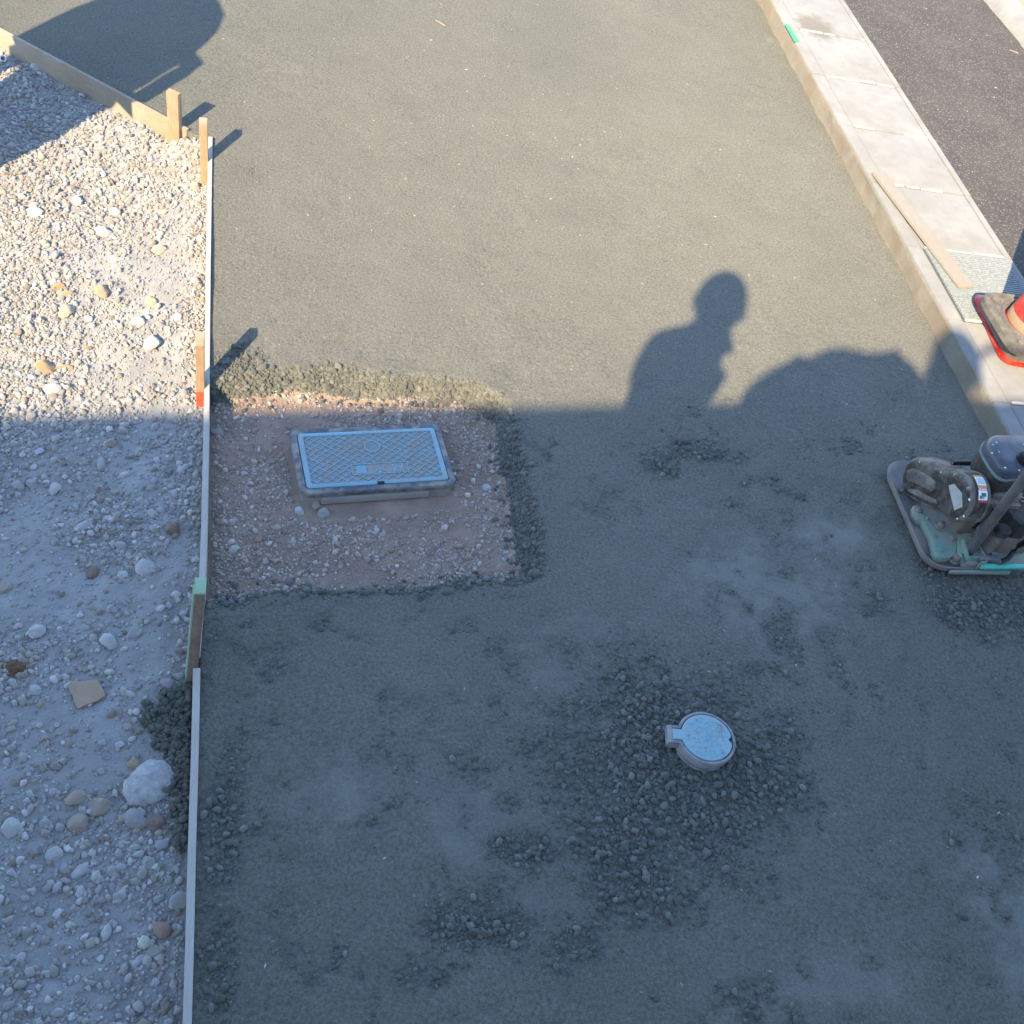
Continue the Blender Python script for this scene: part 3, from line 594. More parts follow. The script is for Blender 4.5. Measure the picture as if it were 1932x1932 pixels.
STONES = [
 (174, 1083, 30, BR, 'r', 'round brown stone in a rusty split shell on shaded gravel'),
 (274, 1075, 38, W_, 'a', 'big pale wedge shaped rock above the round brown stone'),
 (12, 1117, 28, TN, 'a', 'tan rock at the left photo edge, level with the green stake top'),
 (71, 1197, 31, W_, 'r', 'white rounded stone left of the middle of the shaded gravel, alone'),
 (205, 1217, 36, W_, 'a', 'largest pale blocky stone above the scrap of cardboard'),
 (254, 1202, 28, GR, 'a', 'grey tapered stone right of the largest pale blocky stone'),
 (333, 1131, 23, W_, 'a', 'small white stone left of the brown stake with a green top'),
 (254, 1447, 23, OC, 'r', 'small ochre stone touching the upper left of the white concrete lump'),
 (145, 1514, 37, TN, 'a', 'tan rock with a sharp upper tip, first of three tan rocks low on the gravel'),
 (188, 1528, 42, TN, 'a', 'long upright tan rock, rightmost of the three tan rocks'),
 (148, 1557, 38, TN, 'r', 'rounded tan rock, lowest of the three tan rocks'),
 (257, 1549, 43, GR, 'r', 'broad grey rock just below the white concrete lump'),
 (22, 1569, 40, W_, 'a', 'white three sided stone by the left photo edge'),
 (295, 1556, 36, (.17, .12, .10), 'r', 'dark brown stone right of the broad grey rock'),
 (98, 1615, 38, W_, 'a', 'white jagged stone left of the oval stone'),
 (153, 1643, 36, W_, 'o', 'smooth white oval stone lying level on the lower gravel'),
 (124, 1640, 25, GR, 'a', 'narrow grey stone between the jagged and the oval stones'),
 (303, 1597, 29, GR, 'a', 'grey angular stone below the dark brown stone near the form board'),
 (280, 1633, 32, GR, 'a', 'tall pale grey stone in the cluster beside the form board'),
 (216, 1643, 33, GR, 'a', 'flat grey stone right of the smooth oval stone'),
 (304, 1756, 38, RD, 'r', 'reddish brown stone near the lower form board'),
 (201, 1760, 28, W_, 'o', 'small elongated white stone left of the reddish stone'),
 (272, 1781, 25, (.5, .5, .44), 'r', 'small cream stone under the reddish stone'),
 (292, 1799, 33, (.3, .28, .23), 'a', 'olive grey flat stone below the cream stone'),
 (261, 1815, 24, W_, 'o', 'white oval stone, left one of a pair under the olive stone'),
 (278, 1813, 19, W_, 'r', 'white round stone, right one of a pair under the olive stone'),
 (153, 1682, 27, W_, 'a', 'pale pointed stone below the smooth oval stone'),
 (225, 1693, 25, GR, 'a', 'grey leaf shaped stone on bare dust below the flat grey stone'),
 (108, 1725, 23, (.5, .54, .55), 'a', 'bluish white block low on the left gravel'),
 (339, 1701, 36, GR, 'a', 'tall grey stone leaning against the lower form board'),
 (261, 1908, 18, (.07, .08, .11), 'r', 'blackish blue stone near the bottom edge'),
 (86, 692, 40, (.36, .24, .12), 'a', 'rough rusty brown rock in the sun, biggest brown one'),
 (123, 695, 28, OC, 'o', 'smooth tan stone right of the rough rusty rock'),
 (101, 738, 30, W_, 'r', 'white round stone below the rough rusty rock'),
 (192, 880, 29, GR, 'o', 'oval grey stone in the shade just below the sunlit gravel'),
 (105, 925, 27, W_, 'a', 'pale block with a hollow top on shaded gravel'),
 (35, 919, 25, GR, 'a', 'grey stone, left one of a pair side by side in shade'),
 (62, 914, 27, GR, 'a', 'flat grey slab stone, right one of a pair side by side in shade'),
 (325, 1002, 31, BR, 'r', 'dark brown round stone near the long form board in shade'),
 (284, 968, 28, W_, 'a', 'pale knobby stone up left of the dark brown round stone'),
 (228, 1032, 27, GR, 'a', 'square grey stone below the pebble cluster in shade'),
 (160, 998, 38, (.40, .40, .42), 'o', 'long blue grey stone lying slanted in shade'),
 (208, 842, 22, TN, 'r', 'single tan pebble at the edge of the house shadow'),
 (285, 653, 42, W_, 'a', 'largest pale rock in the sun, left of the red based stake'),
 (66, 405, 34, W_, 'a', 'white angular rock casting a long shadow in the sunlit rubble'),
 (195, 440, 38, W_, 'a', 'broad pale rock in the middle of the sunlit rubble'),
 (195, 559, 33, OC, 'a', 'large ochre stone, rightmost of the ochre three'),
 (127, 559, 26, OC, 'r', 'round ochre stone in the middle of the ochre three'),
 (111, 547, 25, (.40, .26, .13), 'r', 'darker ochre stone, leftmost of the ochre three'),
 (286, 579, 29, (.50, .40, .24), 'o', 'pale yellow stone, sunlit, right of the ochre three'),
 (126, 595, 34, (.44, .40, .28), 'a', 'mottled cream rock below the ochre three'),
 (174, 317, 29, W_, 'o', 'pale oval stone just below the big shadow edge'),
 (228, 240, 20, W_, 'a', 'white stone on the big shadow edge near the corner stake'),
 (301, 473, 27, (.5, .44, .33), 'a', 'cream stone on bare white dust in the sun'),
 (369, 347, 21, (.46, .37, .28), 'r', 'tan stone left of the foot of the amber stake'),
 (146, 377, 31, W_, 'a', 'white split rock between the big shadow and the broad pale rock'),
 (261, 615, 27, W_, 'a', 'white rock up left of the largest sunlit pale rock'),
 (217, 397, 21, W_, 'r', 'small pale stone above the broad pale rock'),
 (68, 121, 22, W_, 'r', 'white stone against the upper left form board in a strip of sun'),
 (613, 966, 26, GR, 'a', 'grey rock under the front edge of the meter box'),
 (566, 960, 23, W_, 'a', 'pale rock at the front left corner of the meter box'),
 (597, 948, 24, TN, 'a', 'flat tan stone wedged under the meter box front'),
 (442, 1031, 24, W_, 'a', 'whitish stone in the lower left of the brown pit'),
 (410, 811, 22, GR, 'a', 'grey stone by the form board on the pit side'),
 (920, 914, 17, W_, 'r', 'pale round stone right of the meter box'),
]
for px, py, sz, col, kind, lab in STONES:
    z = zc if px > 400 else zg
    P = G(px, py, -.06); P[2] = float(z(np.array(P[0]), np.array(P[1])))
    s = sz / FPX * depth_at(P) * 1.08
    asp = {'r': (1, .9, .7), 'a': (1, .8, .62), 'o': (1.1, .62, .5)}[kind]
    tag(single_stone('stone', P, s, col, SH_LR if kind != 'a' else SH_L, 'stone', asp), lab, 'stone', 'single stones lying on the gravel and in the pit')
occ = [(G(a[0], a[1], -.06)[:2], a[2] / FPX * 2.8) for a in STONES]
GRP = {'lit': ('loose pale stone on the sunlit gravel left of the form board', 'loose stones on the sunlit gravel'),
       'sh': ('loose pale stone on the gravel in the house shadow', 'loose stones on the gravel in house shadow'),
       'top': ('loose grey stone in the round shadow below the upper form board', 'loose stones in the round shadow at upper left')}
cnt = 0
for _ in range(6000):
    if cnt >= 190: break
    X_, Y_ = rng.uniform(-1.5, -.1), rng.uniform(.55, 4.7)
    if rng.uniform() > float(gdens(np.array(X_), np.array(Y_), .02)): continue
    s = .026 + .018 * rng.beta(1, 2.2)
    if any((X_ - c[0]) ** 2 + (Y_ - c[1]) ** 2 < (.5 * (r + s) * 1.05) ** 2 for c, r in occ): continue
    if X_ > float(xleft(np.array(Y_))) - .012 - s * .55: continue
    occ.append(((X_, Y_), s)); cnt += 1
    top = float(sdf(TOPSHADE, np.array([X_]), np.array([Y_]))[0]) < 0
    key = 'top' if top else ('lit' if Y_ > 2.3 else 'sh')
    P = (X_, Y_, float(zg(np.array(X_), np.array(Y_))))
    c = cols(1, PALE[:8], .1)[0]
    e_ = float(xleft(np.array(Y_))) - X_; ang_ = rng.uniform() < .8
    tone = 'tan' if c[0] - c[2] > .045 else ('pale' if c.mean() > .39 else ('grey' if c.mean() > .33 else 'dark grey'))
    if top: where = 'in the round shadow right below the slanting form board' if Y_ > 4.0 else 'in the lower part of the round shadow at upper left'
    elif Y_ > 2.3: where = 'on sunlit gravel close beside the long form board' if e_ < .22 else ('on the upper sunlit gravel away from the board' if Y_ > 3.1 else ('on sunlit gravel just above the house shadow edge' if Y_ < 2.62 else 'among the sunlit rubble around the ochre stones'))
    else:
        row = 'just inside the house shadow edge' if Y_ > 1.95 else ('level with the meter box pit' if Y_ > 1.55 else ('around the cardboard scrap' if Y_ > 1.18 else ('around the white concrete lump' if Y_ > .95 else 'near the bottom edge')))
        where = row + (', against the form board' if e_ < .13 else (', in the open gravel' if e_ < .36 else ', towards the left photo edge'))
    tag(single_stone('stone', P, s, c, SH_M if ang_ else SH_MR, 'stone', (1, rng.uniform(.65, .95), rng.uniform(.5, .75)), sink=.38),
        'small %s %s stone %s' % (tone, 'angular' if ang_ else 'rounded', where), 'stone', GRP[key][1])

# white lump of old concrete
P = G(286, 1478, -.05); P[2] = float(zg(np.array(P[0]), np.array(P[1])))
vv, ff = ico(4); s = 84 / FPX * depth_at(P)
lob = 1 + .30 * np.exp(-((vv - [-.75, -.55, 0]) ** 2).sum(1) / .25) - .16 * np.exp(-((vv - [-.75, .65, .1]) ** 2).sum(1) / .18)
lob = lob * (1 + .16 * np.array([fbm(p[0] * 4 + p[2] * 3, p[1] * 4 - p[2] * 2, 4, 4) for p in vv]))
lob = lob * (1 + .13 * np.array([fbm(p[0] * 11 + p[2] * 5, p[1] * 11 - p[2] * 7, 44, 3) for p in vv]))
v = vv * lob[:, None] * np.array([.5, .54, .24]) * s; v[:, 2] += .008
vv5 = None
lump = np_mesh('concrete_lump', v, ff, 'chunk'); lump.location = tuple(P)
tag(lump, 'white crusty lump of old concrete beside the spilled grey mix', 'concrete lump')
# rusty clod
P = G(26, 1265, -.05); P[2] = float(zg(np.array(P[0]), np.array(P[1])))
vv, ff = ico(3); v = vv * (1 + .5 * np.array([fbm(p[0] * 3 + p[2] * 2, p[1] * 3, 14, 3) for p in vv]))[:, None] * np.array([.030, .022, .011]); v[:, 2] += .004
cl = np_mesh('rusty_clod', v, ff, 'rusty' if 'rusty' in MT else 'soil'); cl.location = tuple(P)
cl.data.materials[0] = mat('rusty', (.17, .09, .045), (.09, .05, .03), scale=60, bump=.9, bscale=120, diffr=1)
tag(cl, 'dark rusty brown clod at the left edge of the shaded gravel', 'clod')
# cardboard scrap
pts = [(127, 1287), (150, 1289), (184, 1286), (193, 1301), (200, 1316), (185, 1327), (165, 1334), (148, 1341), (141, 1328), (138, 1317), (130, 1303)]
Pc = G(163, 1313, -.05); zz = float(zg(np.array(Pc[0]), np.array(Pc[1]))) + .008
bot = [G(*p, -.045) for p in pts]
bot = [np.array([q[0], q[1], zz + .010 * i_ / 10 * (1 if q[0] > Pc[0] else .3)]) for i_, q in enumerate(bot)]
top = [q + np.array([0, 0, .0055]) for q in bot]
tag(MB().loft([bot, top]).build('cardboard_scrap', 'cardboard', smooth=False, org=(Pc[0], Pc[1], zz)), 'torn flat scrap of brown cardboard on shaded gravel', 'cardboard')

# ------------------------------------------------------------------ form boards and stakes
def board(name, pts, wid, h, m, label, org=None):
    rings = []
    for i, p in enumerate(pts):
        d = pts[min(i + 1, len(pts) - 1)] - pts[max(i - 1, 0)]; d /= np.linalg.norm(d); n_ = np.array([-d[1], d[0], 0])
        e = rnd.uniform(-.001, .001); hw = wid / 2
        rings.append([p + n_ * hw + [0, 0, e], p - n_ * hw + [0, 0, e], p - n_ * hw - [0, 0, h], p + n_ * hw - [0, 0, h]])
    o = MB().loft(rings).build(name, m, bevel=.0018, org=pts[len(pts) // 2] * [1, 1, 0] + [0, 0, pts[0][2] - h]); return o
def densify(P, n=5):
    out = []
    for a, b in zip(P[:-1], P[1:]):
        for k in range(n): out.append(a + (b - a) * k / n)
    return out + [P[-1]]
tag(board('form_board', densify(BOARD_UP), .0165, .10, 'board', ''), 'long thin form board from the corner stake down to the green topped stake', 'form board', 'form boards along the concrete edge')
tag(board('form_board', densify(BOARD_LO), .0178, .10, 'board', ''), 'lower form board running down out of the photo below the green topped stake', 'form board', 'form boards along the concrete edge')
dTL = TLB - TLA; dTL /= np.linalg.norm(dTL)
tag(board('form_board', [TLA, TLA + (TLB - TLA) * .5, TLB], .016, .105, 'board_tan', ''), 'tan form board slanting across the upper left corner', 'form board', 'form boards along the concrete edge')
def stake(topq, zt, basec, zb, parts, label, cap=None, mname='wood_stake'):
    T = np.array([G(*p, zt) for p in topq]); c = T.mean(0); B = G(*basec, zb); B0 = T - c + B; B0[:, 2] = zb - .05
    t = thing('stake', (B[0], B[1], zb), label, 'stake', 'wooden stakes holding the form boards')
    cuts = [0] + [p[0] for p in parts] ; ms = [p[1] for p in parts]
    for (a, b), mm, nm in zip(zip(cuts[:-1], cuts[1:]), ms, [p[2] for p in parts]):
        lo = B0 + (T - B0) * a; hi = B0 + (T - B0) * b
        MB().hexa(list(lo), list(hi)).build(nm, mm, t, bevel=.0018)
    return t, T, B0
stake([(313, 172), (335, 179.5), (342, 175), (319, 166)], .155, (331, 269), -.06, [(1, 'wood_stake', 'post')], 'thick pale stake standing at the corner of the form boards')
tS, T, B0 = stake([(376, 232), (391, 233), (391.5, 222), (375.5, 221)], .16, (386, 338), -.06, [(.955, 'wood_amber', 'post'), (1, 'wood_pale', 'hammered_top')], 'slim amber stake with a flattened pale top next to the corner')
stake([(368.5, 642), (385, 642), (386, 625), (368.5, 625)], .20, (378, 762), -.06, [(.36, 'red_paint', 'painted_foot'), (.93, 'wood_orange', 'post'), (1, 'wood_pale', 'worn_top')], 'orange brown stake with a red painted foot beside the long form board')
t4, T, B0 = stake([(367, 1119), (388, 1119.5), (390, 1090), (368, 1089)], .27, (358, 1283), -.055, [(.985, 'wood_brown', 'post'), (1, 'green_paint', 'painted_top')], 'weathered brown stake with a green painted top leaning at the board joint')
e = (B0[0] - T[0]); n_ = (T[0] - T[1]) / np.linalg.norm(T[0] - T[1])
q0, q1 = T[0] - [0, 0, .004], B0[0] + (T[0] - B0[0]) * .16
bk = (T[3] - T[0]) / np.linalg.norm(T[3] - T[0])
MB().hexa([q1, q1 + n_ * .003, q1 + n_ * .003 + bk * .03, q1 + bk * .03], [q0, q0 + n_ * .004, q0 + n_ * .004 + bk * .03, q0 + bk * .03]).build('painted_edge', 'green_paint', t4)
# plank on the gutter
zp = .121
q = [G(1811.4, 540.4, zp), G(1838.9, 539, zp), G(1669.8, 325, zp), G(1646.7, 325, zp)]
for i in range(4): q[i][2] = zp + (.004 if i > 1 else 0)
b0 = [p - [0, 0, .013] for p in q]
b0[2][2] = b0[3][2] = .109; 
tag(MB().hexa(b0, q).build('plank', 'wood_grey', bevel=.003, org=(q[0] + q[2]) / 2 * [1, 1, 0] + [0, 0, .102]), 'weathered plank lying aslant on the gutter over the blue grey grating', 'plank')
# green tape on the kerb edge
a, b, c, d = [G(*p, .1045) for p in ((1480.5, 46), (1487.5, 46), (1508, 78), (1499, 79))]
t_ = MB(); 
for q4 in ([a, b, c, d],): t_.hexa([p - [0, 0, .0015] for p in q4], [p + [0, 0, .0012] for p in q4])
tag(t_.build('tape_strip', 'green_tape', org=a), 'short strip of green tape stuck on the kerb lip', 'tape')
# white pipe end by the left edge
P = G(4, 108, -.06); P[2] = float(zg(np.array(P[0]), np.array(P[1])))
m = MB(); rings = []
ax = np.array([.5, -.6, .55]); ax /= np.linalg.norm(ax); u = np.cross(ax, [0, 0, 1]); u /= np.linalg.norm(u); v_ = np.cross(u, ax)
for r, h in ((.013, -.05), (.013, .01), (.0095, .01), (.0095, -.03)):
    rings.append([P + [0, 0, .012] + ax * h + (u * math.cos(k * math.pi / 8) + v_ * math.sin(k * math.pi / 8)) * r for k in range(16)])
tag(m.loft(rings).build('pipe_end', 'white', org=P), 'white plastic pipe end poking from rubble at the left edge', 'pipe')
# pale twig on the road, slivers on the concrete
for (p0, p1, z0, lab) in (((1904, 94.5), (1921, 100.5), .092, 'thin pale stick lying on the dark road near the far kerb'), ((821, 38), (840, 49), .004, 'thin pale sliver of wood on the concrete at the top')):
    A, Bq = G(*p0, z0), G(*p1, z0); Mq = (A + Bq) / 2 + [0, 0, .002]
    tag(MB().tube([A, Mq, Bq], [.0018, .003, .003], 6).build('stick', 'wood_pale', org=A), lab, 'stick')

# ------------------------------------------------------------------ meter box
zt = -.018
TL, TR, BRr, BL = [G(*p, zt) for p in ((546, 809), (829, 797), (861, 914), (565, 934))]
cM = (TL + TR + BRr + BL) / 4; ux = (TR - TL) + (BRr - BL); ux /= np.linalg.norm(ux); uy = np.cross([0, 0, 1], ux); uy /= np.linalg.norm(uy)
WX, WY = .492, .272
LC = [G(*p, zt) for p in ((559, 818), (819, 808), (847, 906), (580, 922))]; cL = sum(LC) / 4; LX, LY = .448, .228
mb = thing('meter_box', (cM[0], cM[1], -.085), 'grey water meter box with a blue lattice lid in the brown pit', 'meter box')
def rr(c, wx, wy, r, z, n=5, ux=ux, uy=uy):
    out = []
    for sx, sy, a0 in ((1, 1, 0), (-1, 1, 90), (-1, -1, 180), (1, -1, 270)):
        for k in range(n):
            a = R_(a0 + 90 * k / (n - 1)); p = c + ux * (sx * (wx / 2 - r) + r * math.cos(a)) + uy * (sy * (wy / 2 - r) + r * math.sin(a)); p = np.array([p[0], p[1], z]); out.append(p)
    return out
MB().loft([rr(cM, WX - .012, WY - .012, .024, -.12), rr(cM, WX - .012, WY - .012, .024, zt - .022)]).build('box_body', 'box_side', mb, bevel=0)
MB().loft([rr(cM, WX - .004, WY - .004, .026, zt - .022), rr(cM, WX, WY, .026, zt - .018), rr(cM, WX, WY, .026, zt - .004), rr(cM, WX - .006, WY - .006, .024, zt),
           rr(cL, LX + .006, LY + .006, .012, zt), rr(cL, LX + .006, LY + .006, .012, zt - .018)], cap=False).build('box_rim', 'box_grey', mb)
pz = cM - uy * (WY / 2 - .004) + ux * -.01
MB().box((pz[0], pz[1], zt - .04), (.34, .014, .026), [ux, uy, (0, 0, 1)]).build('side_ledge', 'box_side', mb, bevel=.003)
MB().loft([rr(cL, LX, LY, .010, zt - .03), rr(cL, LX, LY, .010, zt - .0022)]).build('lid_plate', 'lid_dirt', mb)
lid = MB().loft([rr(cL, LX, LY, .010, zt - .004), rr(cL, LX, LY, .010, zt + .002), rr(cL, LX - .003, LY - .003, .010, zt + .003), rr(cL, LX - .032, LY - .026, .006, zt + .003), rr(cL, LX - .034, LY - .028, .006, zt - .0025)], cap=False).build('lid_frame', 'lid_blue', mb)
LW, LH = LX - .032, LY - .026
def lp(x, y, z): p = cL + ux * x + uy * y; return np.array([p[0], p[1], z])
DISC = (.005, .045); PANEL = (.014, -.050, .178, .043)
def ribs():
    m = MB(); px_, py_ = .0317, .0233
    for sgn in (1, -1):
        for k in range(-26, 27):
            x0 = k * px_                           # line  x = x0 + sgn*y*(px/py)/1
            segs = []; N = 160
            run = None
            for i in range(N + 1):
                y = -LH / 2 + LH * i / N; x = x0 + sgn * y * (px_ / py_) * 1.0
                ok = abs(x) < LW / 2 and math.hypot(x - DISC[0], y - DISC[1]) > .0265 and not (abs(x - PANEL[0]) < PANEL[2] / 2 + .002 and abs(y - PANEL[1]) < PANEL[3] / 2 + .002)
                if ok and run is None: run = (x, y)
                if (not ok or i == N) and run is not None:
                    if math.hypot(x - run[0], y - run[1]) > .006: segs.append((run, (x, y)))
                    run = None
            for (ax_, ay_), (bx_, by_) in segs:
                a = lp(ax_, ay_, 0); b = lp(bx_, by_, 0); d = (b - a); L = np.linalg.norm(d); d /= L; n2 = np.array([-d[1], d[0], 0]); c = (a + b) / 2
                m.box((c[0], c[1], zt - .0008 + .0003 * sgn), (L, .0027, .0060), [d, n2, (0, 0, 1)])
    return m
ribs().build('lattice_ribs', 'lid_blue', mb, smooth=False)
def ring(c, r0, r1, z0, z1, n=28):
    m = MB(); q = lambda r, z: [c + np.array([math.cos(2 * math.pi * k / n) * r, math.sin(2 * math.pi * k / n) * r, z - c[2]]) for k in range(n)]
    return m.loft([q(r1, z0), q(r1, z1), q(r0, z1), q(r0, z0)], cap=False)
cD = lp(DISC[0], DISC[1], zt)
ring(cD, .0225, .026, zt - .004, zt + .0028).build('emblem_ring', 'lid_blue', mb)
MB().loft([[cD + np.array([math.cos(k * .2244) * r, math.sin(k * .2244) * r, z]) for k in range(28)] for r, z in ((.0225, -.004), (.0225, -.0005))]).build('emblem_disc', 'box_side', mb)
m = MB()
for yy in (-.008, 0, .008):
    pts = [lp(DISC[0] + x, DISC[1] + yy + .003 * math.sin(x * 420), zt + .0002) for x in np.linspace(-.014, .014, 12)]; m.tube(pts, .0011, 5)
m.build('emblem_waves', 'lid_blue', mb)
# name panel:  frame, divider lines and the three characters
m = MB()
for (x, y, wx, wy) in ((0, .0215, .180, .003), (0, -.0215, .180, .003), (-.0895, 0, .003, .043), (.0895, 0, .003, .043)):
    p = lp(PANEL[0] + x, PANEL[1] + y, zt - .0005); m.box(p, (wx, wy, .0068), [ux, uy, (0, 0, 1)])
m.build('panel_frame', 'lid_blue', mb, smooth=False)
MB().box(lp(PANEL[0], PANEL[1], zt - .003), (.177, .040, .003), [ux, uy, (0, 0, 1)]).build('panel_back', 'lid_dirt', mb)
for ch, xo in (('量', -.060), ('水', 0), ('器', .058)):
    cu = bpy.data.curves.new('t', 'FONT'); cu.body = ch; cu.size = .037; cu.extrude = .0016; cu.align_x = 'CENTER'; cu.align_y = 'CENTER'; cu.offset = .0008
    to = bpy.data.objects.new('t', cu); COL.objects.link(to); bpy.context.view_layer.update()
    me = bpy.data.meshes.new_from_object(to.evaluated_get(bpy.context.evaluated_depsgraph_get())); bpy.data.objects.remove(to)
    co = np.array([v.co[:] for v in me.vertices]) if len(me.vertices) else np.zeros((0, 3))
    if len(co):
        co[:, :2] -= (co[:, :2].max(0) + co[:, :2].min(0)) / 2
        W3 = np.array([lp(PANEL[0] + xo + c[0] * 1.15, PANEL[1] + c[1], zt - .0002 + c[2]) for c in co]) - np.array(mb['_org'])
        me.vertices.foreach_set('co', W3.astype(np.float32).ravel())
    me.materials.clear(); me.materials.append(MT['lid_blue'])
    o = bpy.data.objects.new('character', me); COL.objects.link(o); o.parent = mb
MB().box(lp(.005, -LY / 2 + .004, zt + .002), (.022, .010, .004), [ux, uy, (0, 0, 1)]).build('lid_keyhole', 'black', mb)
# ------------------------------------------------------------------ valve box
zl = .052
cV = G(1334, 1391, zl); rV = 98 / FPX * depth_at(cV) / 2
vb = thing('valve_box', (cV[0], cV[1], -.03), 'small round valve box with a light blue lid among wet pebbles', 'valve box')
tl = np.array([-math.cos(R_(8)), math.sin(R_(8)), 0]); tp = np.array([-tl[1], tl[0], 0])
TILT = np.array([.10, -.10])
def vz(p, z): return np.array([p[0], p[1], z + (p[:2] - cV[:2]) @ TILT * .5])
def keyhole(r, tw, tlen, z, n=40, notch=0):
    out = []; a0 = math.asin(min(.99, tw / 2 / r))
    for k in range(n + 1):
        a = a0 + (2 * math.pi - 2 * a0) * k / n; rad = r
        if notch and abs(a - math.pi) < .16: rad = r - notch * math.cos((a - math.pi) / .16 * math.pi / 2)
        out.append(vz(cV + tl * math.cos(a) * rad + tp * math.sin(a) * rad, z))
    e = math.cos(a0) * r
    out.append(vz(cV + tl * (r + tlen) - tp * tw / 2, z)); out.append(vz(cV + tl * (r + tlen) + tp * tw / 2, z))
    return out
MB().loft([keyhole(rV, .032, .024, zl - .012, notch=.010), keyhole(rV, .032, .024, zl - .001, notch=.010), keyhole(rV - .0015, .029, .0225, zl + .001, notch=.010)]).build('valve_lid', 'valve_blue', vb, ang=30)
MB().loft([keyhole(rV + .010, .054, .026, zl - .030), keyhole(rV + .011, .055, .027, zl - .004), keyhole(rV + .009, .053, .025, zl - .001), keyhole(rV + .003, .038, .0215, zl - .001), keyhole(rV + .003, .038, .0215, zl - .016)], cap=False).build('collar', 'ring_grey', vb, ang=40)
MB().loft([keyhole(rV + .003, .038, .0215, zl - .0165), keyhole(rV + .003, .038, .0215, zl - .0135)]).build('collar_floor', 'black', vb)
def circ(c, r, z, n=36): return [np.array([c[0] + math.cos(2 * math.pi * k / n) * r, c[1] + math.sin(2 * math.pi * k / n) * r, z]) for k in range(n)]
MB().loft([circ(cV, rV - .002, -.06), circ(cV, rV - .002, -.004), circ(cV, rV + .006, .001), circ(cV, rV + .006, .010), circ(cV, rV - .001, .013), circ(cV, rV - .001, zl - .025)]).build('pipe_body', 'ring_grey', vb)
m = MB()
for k in range(150):
    a, r = rnd.uniform(0, 6.28), rV * .86 * math.sqrt(rnd.random()); p = cV + np.array([math.cos(a) * r, math.sin(a) * r, 0]); p = vz(p, zl + .0012)
    m.box(p, (.0042, .0042, .0022), [(math.cos(a), math.sin(a), 0), (-math.sin(a), math.cos(a), 0), (0, 0, 1)])
st_ = m.build('lid_studs', 'valve_blue', vb, smooth=False); st_['kind'] = 'stuff'
m = MB()
for k, (a, r) in enumerate([(1.9, .8), (.75, .78), (.66, .84), (.55, .86), (.35, .62), (2.6, .4), (4.3, .5), (5.3, .82), (.5, .75), (3.0, .72)]):
    p = vz(cV + np.array([math.cos(a) * r * rV, math.sin(a) * r * rV, 0]), zl + .002); m.box(p, (.0055, .005, .002))
mp = m.build('mud_specks', 'lid_dirt', vb, smooth=False); mp['kind'] = 'stuff'

# ------------------------------------------------------------------ grating over the gutter
gt = thing('drain_grating', (KX + .08, 3.13, .09), 'blue grey ribbed grating set across the gutter', 'grating')
gx0, gx1, gy0, gy1 = KX + .078, RX - .03, 3.135, 3.62
MB().box(((gx0 + gx1) / 2, (gy0 + gy1) / 2, .089), (gx1 - gx0, gy1 - gy0, .016)).build('grating_base', 'grate_dark', gt)
nb = 34
for k in range(nb):
    y = gy0 + .006 + (gy1 - gy0 - .012) * k / (nb - 1)
    MB().box(((gx0 + gx1) / 2, y, .100), (gx1 - gx0 - .004, .0078, .009)).build('grating_bar', 'grate', gt, bevel=.0012, seg=1)
for k in range(5):
    x = gx0 + .01 + (gx1 - gx0 - .02) * k / 4
    MB().box((x, (gy0 + gy1) / 2, .0995), (.0035, gy1 - gy0 - .002, .0055)).build('cross_rib', 'grate', gt, smooth=False)

# ------------------------------------------------------------------ traffic cones with rubber weights (stacked)
def square(c, s, r, z, yaw=0, n=6):
    return rr(np.array([c[0], c[1], z]), s, s, r, z, n, np.array([math.cos(yaw), math.sin(yaw), 0]), np.array([-math.sin(yaw), math.cos(yaw), 0]))
def cone(c, z0, s, label, hgt=.68, yaw=0, band=True, weight=True, tx=0):
    t = thing('traffic_cone', (c[0], c[1], z0), label, 'traffic cone', 'stacked traffic cones with rubber weights')
    MB().loft([square(c, s, .05, z0 + .002, yaw), square(c, s, .05, z0 + .010, yaw), square(c, s - .012, .045, z0 + .014, yaw), square(c, s - .06, .04, z0 + .016, yaw)]).build('cone_base', 'red', t)
    n = 40; R0 = .132; tp_ = .024
    cc = lambda r, z: [np.array([c[0] + tx * 0 + math.cos(2 * math.pi * k / n) * r, c[1] + math.sin(2 * math.pi * k / n) * r, z]) for k in range(n)]
    rad = lambda h: R0 + (tp_ - R0) * h / hgt
    z_ = lambda h: z0 + .012 + h
    MB().loft([cc(rad(0), z_(0)), cc(rad(.022), z_(.022))], cap=False).build('cone_foot', 'red', t)
    MB().loft([cc(rad(.022) + .0006, z_(.022)), cc(rad(.058) + .0006, z_(.058))], cap=False).build('cone_band', 'cone_band' if band else 'red', t)
    MB().loft([cc(rad(.058), z_(.058)), cc(rad(.36), z_(.36))], cap=False).build('cone_body', 'red', t)
    MB().loft([cc(rad(.36) + .0006, z_(.36)), cc(rad(.47) + .0006, z_(.47))], cap=False).build('upper_band', 'cone_band', t)
    MB().loft([cc(rad(.47), z_(.47)), cc(rad(hgt), z_(hgt)), cc(rad(hgt) - .008, z_(hgt) + .002), cc(rad(hgt) - .009, z_(hgt) - .05)], cap=False).build('cone_tip', 'red', t)
    return t
